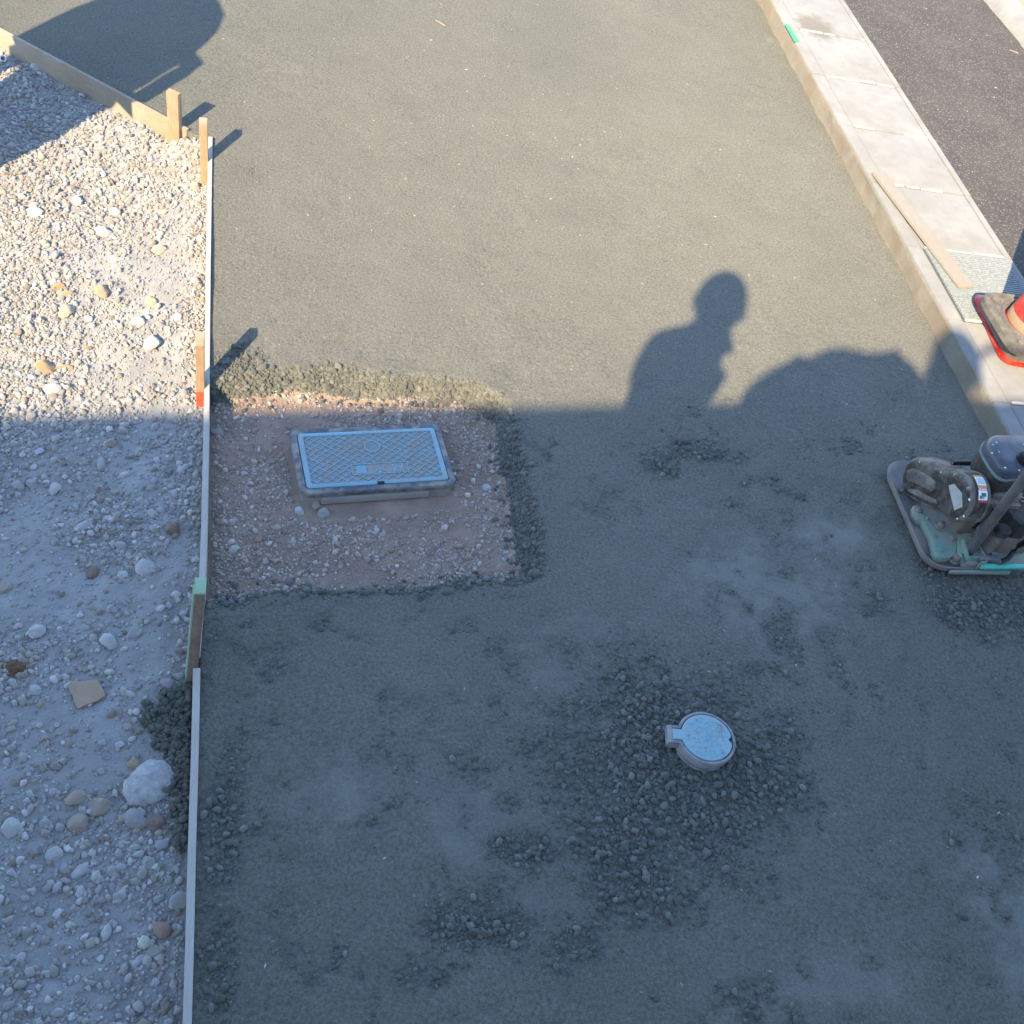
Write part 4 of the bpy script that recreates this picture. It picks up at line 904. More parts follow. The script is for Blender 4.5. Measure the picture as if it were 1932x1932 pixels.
def weight(c, z0, s, label, h=.034, hole=.150, yaw=0):
    n = 40
    def sq(s_, z):
        out = []
        for k in range(n):
            a = 2 * math.pi * (k + .5) / n; d = np.array([math.cos(a), math.sin(a)]); p = 7.
            r = (abs(d[0]) ** p + abs(d[1]) ** p) ** (-1 / p) * s_ / 2
            out.append(np.array([c[0] + (d[0] * math.cos(yaw) - d[1] * math.sin(yaw)) * r, c[1] + (d[0] * math.sin(yaw) + d[1] * math.cos(yaw)) * r, z]))
        return out
    def ho(r, z): return [np.array([c[0] + math.cos(2 * math.pi * (k + .5) / n) * r, c[1] + math.sin(2 * math.pi * (k + .5) / n) * r, z]) for k in range(n)]
    o = MB().loft([ho(hole, z0), sq(s, z0), sq(s, z0 + h - .008), sq(s - .012, z0 + h - .001), sq(s - .045, z0 + h), sq(s - .052, z0 + h - .004), ho(hole + .016, z0 + h - .003), ho(hole + .011, z0 + h + .004), ho(hole, z0 + h + .003), ho(hole, z0)], cap=False).build('cone_weight', 'rubber', ang=40, org=(c[0], c[1], z0))
    tag(o, label, 'cone weight', 'rubber weights on the traffic cones')
    for (dx, dy) in ((-1, 1), (-1, -1), (1, 1), (1, -1)):
        q = np.array([c[0] + dx * (s / 2 - .055), c[1] + dy * (s / 2 - .055), z0 + h - .002])
        MB().loft([[q + np.array([math.cos(k * .524) * .022 * f, math.sin(k * .524) * .015 * f, hh]) for k in range(12)] for f, hh in ((1, 0), (1, .004), (.8, .007))]).build('corner_stud', 'rubber', o)
cA = G(1918, 640, .10); cA = np.array([2.93, 2.975, .1])
cone((3.012, 3.06), .102, .445, 'lower red cone of the stack, its base flat on the gutter', yaw=R_(-6))
weight((2.985, 3.05), .119, .385, 'lower grey rubber weight squeezed between two red cone bases', hole=.142, yaw=R_(-3))
cone((2.935, 3.01), .172, .335, 'upper red cone of the stack with a beige band at its foot')
weight((2.915, 2.99), .190, .375, 'top dusty grey brown rubber weight with a round hole', hole=.142)

# ------------------------------------------------------------------ plate compactor
pc = thing('plate_compactor', (2.22, 2.07, .0), 'dusty green plate compactor with black belt guard at the right edge', 'plate compactor')
x0, x1, y0, y1 = 2.065, 2.43, 1.845, 2.32
cP = np.array([(x0 + x1) / 2, (y0 + y1) / 2, 0.]); EX, EY = np.array([1., 0, 0]), np.array([0, 1., 0])
def pr(gx_, gy_, r, z, dy0=0, n=7):
    return rr(cP + [0, dy0, 0], (x1 - x0) + gx_, (y1 - y0) + gy_, r, z, n, EX, EY)
MB().loft([pr(-.11, -.14, .05, .004), pr(-.05, -.06, .06, .008), pr(-.016, -.02, .07, .028), pr(0, 0, .075, .050), pr(.0, 0, .075, .058), pr(-.012, -.012, .07, .056), pr(-.034, -.04, .06, .034), pr(-.07, -.08, .05, .026)]).build('base_plate', 'plate', pc, ang=60)
# green exciter bracket plate bolted to the base
br = [(510, 1010), (560, 1000), (620, 1040), (660, 1090), (700, 1160), (800, 1280), (900, 1330), (1010, 1350), (1100, 1420), (1080, 1520), (1060, 1600), (1040, 1650), (980, 1680), (880, 1685), (820, 1660), (780, 1590), (770, 1500), (740, 1400), (690, 1310), (640, 1210), (580, 1180), (520, 1110)]
bq = [GC(*p, .070) for p in br]
MB().loft([[p - [0, 0, .030] for p in bq], bq]).build('exciter_bracket', 'teal', pc, bevel=.004)
eng = [(1090, 1400), (1500, 1380), (1960, 1380), (1960, 1760), (1400, 1760), (1200, 1740), (1090, 1600)]
eq = [GC(*p, .078) for p in eng]
MB().loft([[p - [0, 0, .03] for p in eq], eq]).build('engine_deck', 'teal', pc, bevel=.003)
def bolt(c, r, h, n=6, m='bolt', ax=(0, 0, 1), nm='bolt'):
    ax = np.array(ax, float); ax /= np.linalg.norm(ax); rf = np.array([1., 0, 0]) if abs(ax[0]) < .9 else np.array([0, 1., 0]); u = np.cross(ax, rf); u /= np.linalg.norm(u); v = np.cross(ax, u)
    q = lambda r_, h_, n_: [np.array(c) + ax * h_ + (u * math.cos(2 * math.pi * k / n_) + v * math.sin(2 * math.pi * k / n_)) * r_ for k in range(n_)]
    mm = MB(); mm.loft([q(r * 1.5, 0, 16), q(r * 1.5, h * .25, 16)]); mm.loft([q(r, h * .25, n), q(r, h, n)]); return mm.build(nm, m, pc, bevel=.0008)
bolt(GC(575, 1075, .070), .010, .010, 12); bolt(GC(850, 1580, .070), .010, .006, 12, 'teal'); bolt(GC(790, 1410, .070), .007, .004, 8)
bolt(GC(1030, 1720, .045), .014, .026, 6); bolt(GC(850, 1290, .075), .012, .022); bolt(GC(1230, 1350, .09), .014, .024); bolt(GC(1090, 1340, .085), .012, .018); bolt(GC(1270, 1200, .12), .009, .016)
# belt guard: pill shaped housing standing fore-and-aft on the left side
XF = 2.115
Fc, Rc = onX(520, 660, XF), onX(1060, 900, XF); rF, rR = .074, .082
dv = (Rc - Fc)[1:]; L2 = np.linalg.norm(dv); dv /= L2; pv = np.array([-dv[1], dv[0]])
if pv[1] < 0: pv = -pv
def pill(gr, X):
    out = []
    for k in range(17):
        a = math.pi / 2 + math.pi * k / 16; q = Fc[1:] + (dv * math.cos(a) + pv * math.sin(a)) * (rF + gr); out.append(np.array([X, q[0], q[1]]))
    for k in range(17):
        a = -math.pi / 2 + math.pi * k / 16; q = Rc[1:] + (dv * math.cos(a) + pv * math.sin(a)) * (rR + gr); out.append(np.array([X, q[0], q[1]]))
    return out
MB().loft([pill(.004, XF + .062), pill(.004, XF + .056), pill(0, XF + .052), pill(0, XF + .012), pill(-.004, XF + .004), pill(-.011, XF)]).build('belt_guard', 'cover_dust', pc, ang=40)
MB().loft([pill(-.012, XF + .002), pill(-.014, XF - .004), pill(-.022, XF - .009), pill(-.034, XF - .0105)]).build('guard_face', 'cover_black', pc, ang=40)
# raised pad pressed in the face
def oF(s, t, X): q = Fc[1:] + dv * s * L2 + pv * t; return np.array([X, q[0], q[1]])
pad = [(-.08, .022), (.02, .034), (.30, .036), (.58, .022), (.62, -.002), (.56, -.014), (.20, -.010), (.0, -.014), (-.08, -.002)]
MB().loft([[oF(*p, XF - .009) for p in pad], [oF(p[0], p[1], XF - .020) for p in pad], [oF(.17 + (p[0] - .17) * .86, .012 + (p[1] - .012) * .8, XF - .023) for p in pad]]).build('raised_pad', 'cover_dust', pc, bevel=.002)
pad2 = [(.0, -.040), (.20, -.030), (.66, -.034), (.72, -.044), (.60, -.050), (.1, -.050), (.0, -.048)]
MB().loft([[oF(*p, XF - .009) for p in pad2], [oF(*p, XF - .014) for p in pad2]]).build('lower_rib', 'cover_dust', pc, bevel=.002)
st = [(.74, .052), (.80, .020), (1.02, .030), (1.16, .0), (1.06, -.032), (.92, -.022), (.90, .006), (.72, .022)]
st = [(.86, .028), (.96, .040), (1.16, .022), (1.24, -.018), (1.10, -.040), (1.0, -.014)]
MB().loft([[oF(*p, XF - .0108) for p in st], [oF(*p, XF - .0125) for p in st]]).build('torn_sticker', 'sticker_torn', pc, smooth=False)
for s_, t_ in ((.95, .068), (-.18, -.058), (1.28, .045)):
    bolt(oF(s_, t_, XF - .008), .006, .010, 6, 'bolt', (-1, 0, 0))
for s_, t_, w_ in ((1.33, .012, .006), (1.30, -.045, .005), (1.18, -.062, .004), (.1, .062, .003), (.62, .058, .003)):
    q = oF(s_, t_, XF - .010); MB().box(q, (.003, w_ * 1.4, w_)).build('paint_fleck', 'white', pc, bevel=.001)
# warning labels wrapped on the rear rim of the guard
def rim(a, X, g=.0008):
    q = Rc[1:] + (dv * math.cos(a) + pv * math.sin(a)) * (rR + .0045 + g); return np.array([X, q[0], q[1]])
XA, XB = XF + .018, XF + .050
def lab(a0, a1, m, nm, xa=XA, xb=XB, g=0., n=4):
    mm = MB(); o = []
    for k in range(n + 1):
        a = a0 + (a1 - a0) * k / n; o.append([rim(a, xa, g), rim(a, xb, g), rim(a, xb, g + .0006), rim(a, xa, g + .0006)])
    mm.loft(o); return mm.build(nm, m, pc, smooth=False)
lab(1.62, -.62, 'cover_black', 'label_strip', XF + .010, XF + .057, -.0030, 14)
A0 = 1.22; dA = .118
seq = [('label_orange', 1.0), ('white', 3.2), ('label_orange', 1.0), ('label_red', .75), ('white', 3.0), ('label_red', .75)]
a = A0; spans = []
for mm_, ln in seq:
    b = a - dA * ln; lab(a, b, mm_, 'warning_label'); spans.append((a, b)); a = b
a, b = spans[1]; 
for f0, f1 in ((.12, .38), (.42, .64), (.68, .9)):
    lab(a + (b - a) * .12, a + (b - a) * .88, 'label_lines', 'label_print', XA + (XB - XA) * f0, XA + (XB - XA) * f1, .0008)
a, b = spans[3]
for f0, f1 in ((.1, .26), (.36, .5), (.56, .68), (.76, .9)): lab(a + (b - a) * .2, a + (b - a) * .8, 'white', 'label_print', XA + (XB - XA) * f0, XA + (XB - XA) * f1, .0008, 2)
a, b = spans[4]
lab(a + (b - a) * .25, a + (b - a) * .62, 'label_ink', 'label_print', XA + (XB - XA) * .3, XA + (XB - XA) * .82, .0008)
lab(a + (b - a) * .55, a + (b - a) * .86, 'label_ink', 'label_print', XA + (XB - XA) * .12, XA + (XB - XA) * .36, .0008)
lab(a + (b - a) * .66, a + (b - a) * .80, 'label_ink', 'label_print', XA + (XB - XA) * .42, XA + (XB - XA) * .62, .0008)
# engine: crankcase, blower housing, tank, muffler, carburettor bits
def bx(c, s, nm, m, bev=.01, ax=None, seg=3): return MB().box(c, s, ax).build(nm, m, pc, bevel=bev, seg=seg)
bx((2.222, 2.03, .175), (.075, .13, .17), 'crankcase', 'metal_tan', .018)
bx((2.285, 2.055, .215), (.115, .15, .13), 'engine_block', 'metal_tan', .014)
m = MB()
for k in range(9): m.box((2.285, 1.975, .155 + .0115 * k), (.112, .02, .005))
m.build('cooling_fins', 'metal_tan', pc, smooth=False)
gq = [GC(1245, 560, .24), GC(1300, 560, .24), GC(1360, 650, .24), GC(1420, 830, .22), GC(1440, 900, .20), GC(1345, 880, .20), GC(1330, 640, .24)]
MB().loft([[p - [0, 0, .02] for p in gq], gq]).build('bracket_arm', 'metal_tan', pc, bevel=.003)
# fuel tank with a seam flange and a filler cap
tq = [(1400, 205), (1372, 262), (1362, 300), (1385, 370), (1440, 470), (1520, 590), (1570, 645), (1640, 690), (1700, 705), (1800, 690), (2060, 690), (2180, 620), (2180, 300), (2060, 190), (1700, 185), (1480, 180)]
ZT = .345
tf = [GC(*p, ZT) for p in tq]; tc_ = sum(tf) / len(tf)
sc_ = lambda f, dz, sh=(0, 0): [np.array([tc_[0] + (p[0] - tc_[0]) * f + sh[0], tc_[1] + (p[1] - tc_[1]) * f + sh[1], ZT + dz]) for p in tf]
MB().loft([sc_(.80, -.085), sc_(.92, -.07), sc_(.965, -.02), sc_(.965, -.004)]).build('tank_lower', 'engine_dark', pc, ang=50)
MB().loft([sc_(.965, -.004), sc_(1.0, -.004), sc_(1.005, 0), sc_(1.0, .004), sc_(.965, .004)]).build('tank_seam', 'seam', pc)
MB().loft([sc_(.955, .003), sc_(.945, .024), sc_(.90, .036), sc_(.80, .041), sc_(.4, .043)]).build('tank_upper', 'tank_blue', pc, ang=50)
cq = GC(1985, 420, ZT + .05); n = 24
cyl = lambda c, r, z: [np.array([c[0] + math.cos(2 * math.pi * k / n) * r, c[1] + math.sin(2 * math.pi * k / n) * r, z]) for k in range(n)]
MB().loft([cyl(cq, .036, ZT + .040), cyl(cq, .036, ZT + .046), cyl(cq, .030, ZT + .046), cyl(cq, .030, ZT + .064), cyl(cq, .026, ZT + .067)]).build('filler_cap', 'black', pc, ang=40)
for p in ((1522, 338), (1705, 318), (1735, 415), (1690, 528), (1870, 560)):
    q = GC(*p, ZT + .040); MB().box(q, (.006, .0045, .002)).build('paint_fleck', 'white', pc, bevel=.001)
# muffler / louvre plate at the right
mq = [(1610, 830), (1680, 740), (1800, 720), (2050, 720), (2050, 1280), (1900, 1260), (1800, 1180), (1690, 1000), (1620, 910)]
mm_ = [GC(*p, .235) for p in mq]
MB().loft([[p - [0, 0, .07] for p in mm_], mm_]).build('muffler_shield', 'engine_dark', pc, bevel=.004)
for k in range(4):
    for j in range(2):
        q = GC(1885 + j * 60 + k * 9, 815 + k * 48, .237); MB().box(q, (.013, .0045, .003), [(.95, -.3, 0), (.3, .95, 0), (0, 0, 1)]).build('louvre', 'bolt', pc, bevel=.001)
cq_ = [(1480, 1180), (1560, 1130), (1660, 1060), (1720, 1080), (1800, 1230), (1932, 1260), (2060, 1280), (2060, 1480), (1880, 1470), (1760, 1480), (1680, 1440), (1600, 1500), (1530, 1430), (1490, 1300)]
cb = [GC(*p, .155) for p in cq_]; cc_ = sum(cb) / len(cb)
MB().loft([[p - [0, 0, .07] for p in cb], cb, [cc_ + (p - cc_) * .78 + [0, 0, .022] for p in cb]]).build('gearcase', 'metal_tan', pc, bevel=.006)
for p in ((1560, 1170), (1500, 1250), (1440, 1360), (1575, 1310)): bolt(GC(*p, .16), .007, .012, 8, 'bolt', (-.5, -.6, .6))
# black rubber pipe stub
MB().tube([GC(1010, 465, .27), GC(1150, 466, .27), GC(1300, 470, .27)], .0085, 14).build('pipe_stub', 'black', pc)
q = GC(1010, 465, .27); MB().tube([q - [.0005, 0, 0], q + [.002, 0, 0]], .006, 12).build('pipe_mouth', 'bar_grey', pc)
gq = [GC(1040, 510, .20), GC(1250, 505, .20), GC(1290, 560, .20), GC(1240, 600, .20), GC(1100, 560, .20)]
MB().loft([[p - [0, 0, .012] for p in gq], gq]).build('guard_mount', 'teal', pc)
# handle post, its clevis and the rear teal rail
b0 = GC(1235, 1580, .085); b1 = GC(2020, 560, .50)
MB().tube([b0, b0 + (b1 - b0) * .06, b1], [.018, .0165, .0165], 16).build('handle_post', 'bar_grey', pc)
bq = GC(1190, 1690, .07)
MB().loft([[GC(*p, z) for p in ((1170, 1560), (1270, 1550), (1300, 1620), (1220, 1730), (1150, 1750), (1130, 1640))] for z in (.066, .078)]).build('post_foot', 'bar_grey', pc, bevel=.003)
cl = [(1085, 1520), (1110, 1600), (1130, 1690), (1145, 1745), (1170, 1760), (1270, 1762), (1300, 1735)]
def strip(pts, z0, z1, th, nm, m):
    P2 = [GC(*p, z0) for p in pts]; rings = []
    for i, p in enumerate(P2):
        d = P2[min(i + 1, len(P2) - 1)] - P2[max(i - 1, 0)]; d /= np.linalg.norm(d); n2 = np.array([-d[1], d[0], 0]) * th / 2
        rings.append([p + n2, p - n2, p - n2 + [0, 0, z1 - z0], p + n2 + [0, 0, z1 - z0]])
    return MB().loft(rings).build(nm, m, pc, bevel=.0012)
strip(cl, .060, .098, .005, 'clevis_side', 'teal')
strip([(1262, 1550), (1300, 1640), (1350, 1730), (1388, 1790), (1370, 1825), (1300, 1825)], .060, .098, .005, 'clevis_side', 'teal')
strip([(1110, 1790), (1160, 1815), (1300, 1822), (1372, 1826)], .050, .075, .006, 'clevis_base', 'plate')
rq = [GC(*p, .085) for p in ((1385, 1755), (2080, 1762), (2080, 1812), (1392, 1812))]
MB().loft([[p - [0, 0, .012] for p in rq], rq]).build('rear_rail', 'teal_clean', pc, bevel=.003)
rq = [GC(*p, .062) for p in ((990, 1838), (1560, 1838), (1740, 1826), (1770, 1850), (1760, 1878), (1500, 1874), (980, 1866))]
MB().loft([[p - [0, 0, .014] for p in rq], rq]).build('rear_lip', 'teal', pc, bevel=.003)
MB().loft([[GC(*p, z) for p in ((1470, 1510), (1700, 1500), (1760, 1640), (1520, 1650))] for z in (.079, .088)]).build('deck_pad', 'teal', pc, bevel=.002)
bx((2.285, 2.06, .262), (.10, .13, .05), 'blower_shroud', 'engine_dark', .012)
MB().tube([GC(1420, 880, .25), GC(1500, 960, .25), GC(1530, 1080, .22), GC(1500, 1180, .19)], .0035, 8).build('ignition_cable', 'black', pc)
MB().tube([GC(1150, 1210, .10), GC(1190, 1280, .12), GC(1290, 1300, .13), GC(1360, 1240, .16)], .0045, 8).build('fuel_line', 'black', pc)
for p, z, r in (((1370, 930), .255, .006), ((1450, 1010), .25, .006), ((1330, 1060), .20, .007), ((1400, 1290), .14, .008), ((1680, 1130), .17, .006), ((1780, 1330), .178, .008), ((690, 1180), .072, .006), ((1010, 1440), .072, .007), ((1420, 1640), .08, .006), ((1650, 1440), .08, .006)):
    bolt(GC(*p, z), r, .008, 6)
MB().loft([cyl(GC(1640, 1360, .18), .024, .178), cyl(GC(1640, 1360, .18), .024, .20), cyl(GC(1640, 1360, .18), .018, .206)]).build('oil_cap', 'engine_dark', pc)
# throttle hose
MB().tube([GC(1640, 1735, .10), GC(1730, 1690, .105), GC(1800, 1600, .12), GC(1870, 1530, .15), GC(2000, 1440, .2)], .0085, 10).build('rubber_hose', 'black', pc)
MB().tube([GC(1340, 1690, .092), GC(1500, 1700, .092), GC(1640, 1735, .094)], .012, 10).build('drain_pipe', 'bar_grey', pc)

# ------------------------------------------------------------------ unseen things behind and beside the camera, some added for their shadows
AZ = np.array([SUN[0], SUN[1]]) / math.hypot(SUN[0], SUN[1]); PZ = np.array([AZ[1], -AZ[0]]); TE = math.tan(ELEV)
def caster(px, py, a_c, z=0.0):
    P = G(px, py, z); a_ = P[:2] @ AZ; p_ = P[:2] @ PZ; return p_, z + (a_ - a_c) * TE
def AP(a, p, z): q = AZ * a + PZ * p; return np.array([q[0], q[1], z])
DZ = .86
struct(MB().box((0, -1.35, DZ / 2 - .1), (7, 2.72, DZ + .2)).build('porch_deck', 'wall', smooth=False))
E0 = G(0, 788) - SUN * 6.0; E1 = G(1190, 762) - SUN * 6.0
ud = (E1 - E0); ud[2] = 0; ud /= np.linalg.norm(ud); nb_ = np.array([-ud[1], ud[0], 0]); nb_ = nb_ if nb_[1] < 0 else -nb_
ez = float(E0[2])
hs = thing('house', (float(E0[0]), float(E0[1]) - 1, 0), 'plain house with a flat roof behind the photographer', 'house')
cH = E0 + ud * 3
def hb(off, back, z0, z1, wx, wy): c = cH + ud * off + nb_ * (back + wy / 2); return (c[0], c[1], (z0 + z1) / 2), (wx, wy, z1 - z0), [ud, nb_, (0, 0, 1)]
c, s, a = hb(0, 0, ez - .16, ez, 16, 5); MB().box(c, s, a).build('roof', 'roof', hs, bevel=.01)
c, s, a = hb(0, .6, -.1, ez - .16, 15, 4); MB().box(c, s, a).build('wall', 'wall', hs)
c, s, a = hb(2.2, .56, DZ, DZ + 2.0, .9, .06); MB().box(c, s, a).build('door', 'wood_brown', hs, bevel=.01)
for off in (-2.6, 4.4):
    c, s, a = hb(off, .55, DZ + .8, DZ + 1.9, 1.5, .07); w_ = MB().box(c, s, a).build('window', 'white', hs, bevel=.01)
    c, s, a = hb(off, .54, DZ + .87, DZ + 1.83, 1.36, .06); MB().box(c, s, a).build('pane', 'glass', w_)
# photographer
ph = thing('person', (-.2, -.15, DZ), 'person in dark clothes holding a phone up beside the lens', 'person')
def skin(name, nodes, edges, m, sub=2):
    me = bpy.data.meshes.new(name); org = np.array(ph['_org'])
    me.from_pydata([tuple(np.array(n_[0]) - org) for n_ in nodes], edges, [])
    o = bpy.data.objects.new(name, me); COL.objects.link(o)
    md = o.modifiers.new('s', 'SKIN'); md.use_smooth_shade = True
    for i, n_ in enumerate(nodes):
        r = n_[1]; r = (r, r) if not isinstance(r, tuple) else r
        me.skin_vertices[0].data[i].radius = r; me.skin_vertices[0].data[i].use_root = (i == 0)
    sd = o.modifiers.new('d', 'SUBSURF'); sd.levels = sub; sd.render_levels = sub
    bpy.context.view_layer.update()
    m2 = bpy.data.meshes.new_from_object(o.evaluated_get(bpy.context.evaluated_depsgraph_get()))
    bpy.data.objects.remove(o); m2.materials.clear(); m2.materials.append(MT[m]); m2.shade_smooth()
    o = bpy.data.objects.new(name, m2); COL.objects.link(o); o.parent = ph; return o
def SP(px, py, a_c): p_, z_ = caster(px, py, a_c); return AP(a_c, p_, z_)
hd = SP(1357, 577, -.24); nk = SP(1334, 642, -.26); ch = SP(1284, 702, -.30); sL = SP(1240, 668, -.30); sR = SP(1308, 690, -.24)
pel = np.array([ch[0] - .03, ch[1] - .05, DZ + .86]); sp1 = (ch + pel) / 2 + [-.03, -.05, .02]
kL, kR = pel + [-.10, .06, -.42], pel + [.10, .05, -.42]; fL, fR = np.array([pel[0] - .11, pel[1] - .02, DZ + .07]), np.array([pel[0] + .11, pel[1] + .0, DZ + .07])
eL = SP(1234, 752, -.2); mL = SP(1229, 702, -.27); hL = SP(1350, 650, -.05); eR = SP(1316, 756, -.12); hR = SP(1368, 656, -.05)
nodes = [(pel, (.15, .12)), (sp1, (.145, .115)), (ch, (.125, .11)), (nk, .088), (sL, .09), (eL, .07), (hL - [.03, .05, .05], .036), (sR, .06), (eR, .048), (hR - [.0, .05, .05], .036),
         (pel + [-.09, 0, -.06], .095), (kL, .062), (fL, .045), (fL + [.02, .14, -.035], .04), (pel + [.09, 0, -.06], .095), (kR, .062), (fR, .045), (fR + [.02, .14, -.035], .04), (hd - [0, 0, .01], .055), (mL, .088)]
edges = [(0, 1), (1, 2), (2, 3), (2, 4), (4, 19), (19, 5), (5, 6), (2, 7), (7, 8), (8, 9), (0, 10), (10, 11), (11, 12), (12, 13), (0, 14), (14, 15), (15, 16), (16, 17), (3, 18)]
skin('body', nodes, edges, 'cloth')
vv, ff = ico(4); fw = np.array([.25, .75, -.6]); fw /= np.linalg.norm(fw); rt = np.cross(fw, [0, 0, 1]); rt /= np.linalg.norm(rt); up_ = np.cross(rt, fw)
hv = []
for p in vv:
    x_, y_, z_ = p; jaw = 1 - .22 * max(0, -z_) ; q = np.array([x_ * .098 * jaw, y_ * .102 * (1 - .12 * max(0, -z_)), z_ * .132])
    if y_ > .75 and abs(x_) < .25: q[1] += .016 * math.exp(-((z_ + .12) / .16) ** 2 - (x_ / .12) ** 2)        # nose
    for ex in (-.36, .36): q[1] -= .010 * math.exp(-((x_ - ex) / .16) ** 2 - ((z_ - .05) / .10) ** 2) * (y_ > 0)  # eye sockets
    q[1] -= .006 * math.exp(-((z_ + .42) / .05) ** 2 - (x_ / .28) ** 2) * (y_ > 0)                               # mouth line
    for ex in (-1, 1): q[0] += ex * .018 * math.exp(-((x_ - ex) / .18) ** 2 - ((z_ + .02) / .22) ** 2 - ((y_ + .05) / .16) ** 2)  # ears
    hv.append(hd + rt * q[0] + fw * q[1] + up_ * q[2] - np.array(ph['_org']))
o = np_mesh('head', hv, ff, 'skin', parent=ph)
hr = [hd + rt * p[0] * .105 + fw * (p[1] * .105 - .012) + up_ * (max(p[2], -.45) * .134 + .012) - np.array(ph['_org']) for p in vv if True]
keep = [f for f in ff if np.mean(vv[f][:, 1]) < .42 + .5 * max(0, np.mean(vv[f][:, 2]) - .45)]
np_mesh('hair', hr, np.array(keep), 'hair', parent=ph)
for hc, sg in ((hL, 1), (hR, -1)):
    pal = hc - [0, .03, .03]
    nd = [(pal, (.030, .018)), (hc, (.032, .016))]; ed = [(0, 1)]
    for k, (dx, ln) in enumerate(((-.024, .05), (-.008, .058), (.008, .055), (.024, .045))):
        b_ = hc + [dx, .01, .012]; i0 = len(nd); nd += [(b_, .009), (b_ + [sg * .012, .016, ln * .55], .0085), (b_ + [sg * .026, .014, ln], .0075)]; ed += [(1, i0), (i0, i0 + 1), (i0 + 1, i0 + 2)]
    b_ = pal + [sg * .030, .006, .012]; i0 = len(nd); nd += [(b_, .010), (b_ + [sg * .014, .02, .026], .009)]; ed += [(0, i0), (i0, i0 + 1)]
    skin('hand', nd, ed, 'skin', 1)
fwd = -ROT[:, 2]; rgt = ROT[:, 0]; upc = ROT[:, 1]
tag(MB().box(np.array([0, 0, CAM_H]) - fwd * .03 - upc * .03, (.072, .15, .008), [rgt, upc, fwd]).build('phone', 'black', bevel=.006, org=np.array([0, 0, CAM_H]) - fwd * .03 - upc * .03), 'black phone held up by the person', 'phone')
# made-up bulk bags, profiles shaped to cast the mound shadows
def bag(name, prof, a_c, z0, dep, label, m='bag', top_=False):
    ps = [q[0] for q in prof]; pm, pM = min(ps), max(ps); rings = []; nP = 40
    order = np.argsort(ps); pss = np.array(ps)[order]; zss = np.array([q[1] for q in prof])[order]
    for i in range(nP + 1):
        p_ = pm + (pM - pm) * i / nP; zt_ = float(np.interp(p_, pss, zss)); u = 2 * i / nP - 1
        hd_ = dep * max(.08, (1 - abs(u) ** 5)) ** .5; r = []; dz_ = (zt_ - z0) / 2
        sp_ = lambda q, e: np.sign(q) * abs(q) ** e
        sh_ = max(hd_ * sp_(math.cos(.05 * t_), .7) + dz_ * (sp_(math.sin(.05 * t_), .7) - 1) / TE for t_ in range(32)) if top_ else 0
        for k in range(20):
            a = 2 * math.pi * k / 20; ca, sa = math.cos(a), math.sin(a)
            ex = sp_(ca, .7); ez_ = sp_(sa, .7)
            r.append(AP(a_c + hd_ * ex - sh_, p_, (z0 + zt_) / 2 + (zt_ - z0) / 2 * ez_))
        rings.append(r)
    return tag(MB().loft(rings).build(name, m, org=AP(a_c, (pm + pM) / 2, z0)), label, 'bulk bag', 'made-up bags added for their shadows')
AC = -.75
dome = [caster(x_, y_, AC) for x_, y_ in ((1375, 790), (1388, 762), (1400, 742), (1420, 722), (1440, 706), (1460, 694), (1480, 684), (1498, 676), (1506, 663), (1514, 672), (1524, 676), (1545, 664), (1565, 658), (1590, 655), (1615, 660), (1640, 666), (1665, 664), (1684, 662), (1692, 652), (1699, 668), (1714, 682), (1722, 685), (1730, 697), (1738, 704), (1744, 720))]
zm = DZ + .78
bag('shadow_bag', [(p_, zm) for p_, _ in dome], AC - .15, DZ, .30, 'unseen lower white bag added under the domed shadow bag')
bag('shadow_bag', [(p_, max(z_, zm + .1)) for p_, z_ in dome], AC, zm, .26, 'unseen domed white bag, added and shaped for its mound shadow', top_=True)
hump = [caster(1746, 715, AC), caster(1752, 690, AC), caster(1760, 655, AC), caster(1767, 632, AC)] + [caster(x_, y_, AC, .1) for x_, y_ in ((1777, 623), (1790, 620), (1803, 620), (1816, 624), (1828, 634), (1839, 648), (1846, 664), (1851, 688), (1855, 712))]
bag('shadow_bag', [(p_, zm) for p_, _ in hump], AC - .1, DZ, .2, 'unseen narrow white bag added under the right shadow bag')
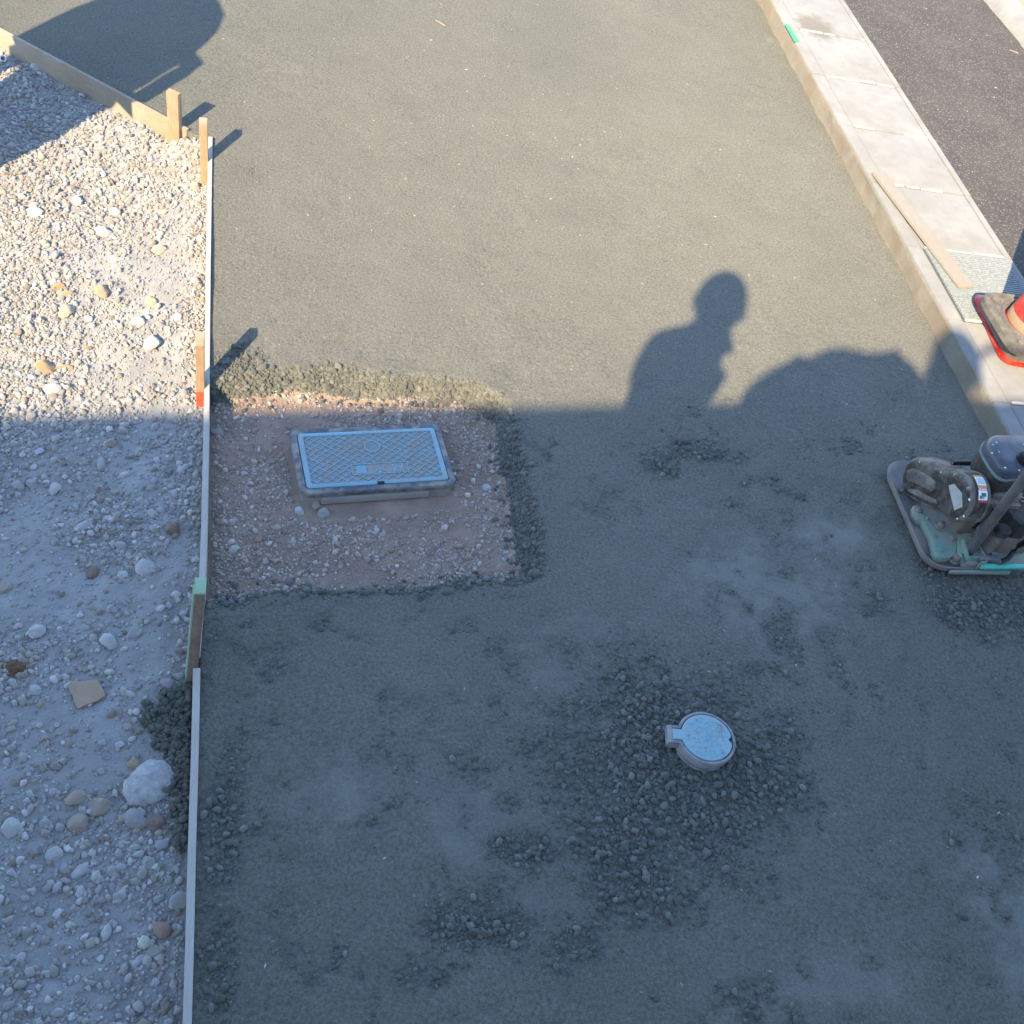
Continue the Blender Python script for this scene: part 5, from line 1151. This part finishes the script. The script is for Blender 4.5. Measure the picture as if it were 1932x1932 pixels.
bag('shadow_bag', [(p_, max(z_, zm + .1)) for p_, z_ in hump], AC, zm, .18, 'unseen tall narrow white bag, added and shaped for its hump shadow', top_=True)
arc = [caster(x_, y_, AC, .1) for x_, y_ in ((1843, 684), (1851, 671), (1863, 662), (1880, 657), (1905, 660), (1932, 666), (1960, 680))]
pts = [AP(AC, p_, z_) for p_, z_ in arc]; e_ = pts[-1]; pts += [e_ + [.12, -.02, -.25], e_ + [.14, -.02, -.8], np.array([e_[0] + .14, e_[1] - .02, DZ])]
tag(MB().tube(pts, .013, 10).build('hose', 'black', org=pts[-1]), 'unseen black hose, made up and arched for its curved shadow', 'hose')  # hose added to cast the curved shadow band
# made-up tank and pipes left of the frame, shaped for the round shadow
a0 = 2.12; p0 = -2.91
cT = AP(a0, p0, 0)
tk = thing('shadow_tank', (cT[0], cT[1], -.1), 'unseen grey domed tank with side pipes, added for the round shadow', 'shadow caster')
n = 36; cy = lambda r, z, c=cT: [np.array([c[0] + math.cos(2 * math.pi * k / n) * r, c[1] + math.sin(2 * math.pi * k / n) * r, z]) for k in range(n)]
MB().loft([cy(.225, .74), cy(.28, .78), cy(.30, .84), cy(.30, 1.02), cy(.285, 1.12), cy(.26, 1.20), cy(.215, 1.27), cy(.16, 1.32), cy(.09, 1.345), cy(.03, 1.35)]).build('tank_body', 'tank_grey', tk)
MB().loft([cy(.235, -.1), cy(.215, -.05), cy(.215, .74)]).build('column', 'steel', tk)
q = AP(a0, p0 + .345, 0); inn = AP(0, .10, 0)
MB().tube([q - inn + [0, 0, .78], q + [0, 0, .72], q + [0, 0, .78], q + [0, 0, .96], q + [0, 0, 1.02], q - inn + [0, 0, 1.06]], .038, 12).build('side_pipe', 'tank_grey', tk)
q = AP(a0, p0 - .285, 0)
MB().tube([q + [0, 0, -.1], q + [0, 0, .3], q + [0, 0, .74], q + inn * .6 + [0, 0, .84]], .042, 12).build('side_pipe', 'tank_grey', tk)

for o in list(SC.objects):
    if '_org' in o: del o['_org']
print('objects', len(SC.objects), 'tris', sum(sum(len(p.vertices) - 2 for p in o.data.polygons) for o in SC.objects if o.type == 'MESH'))
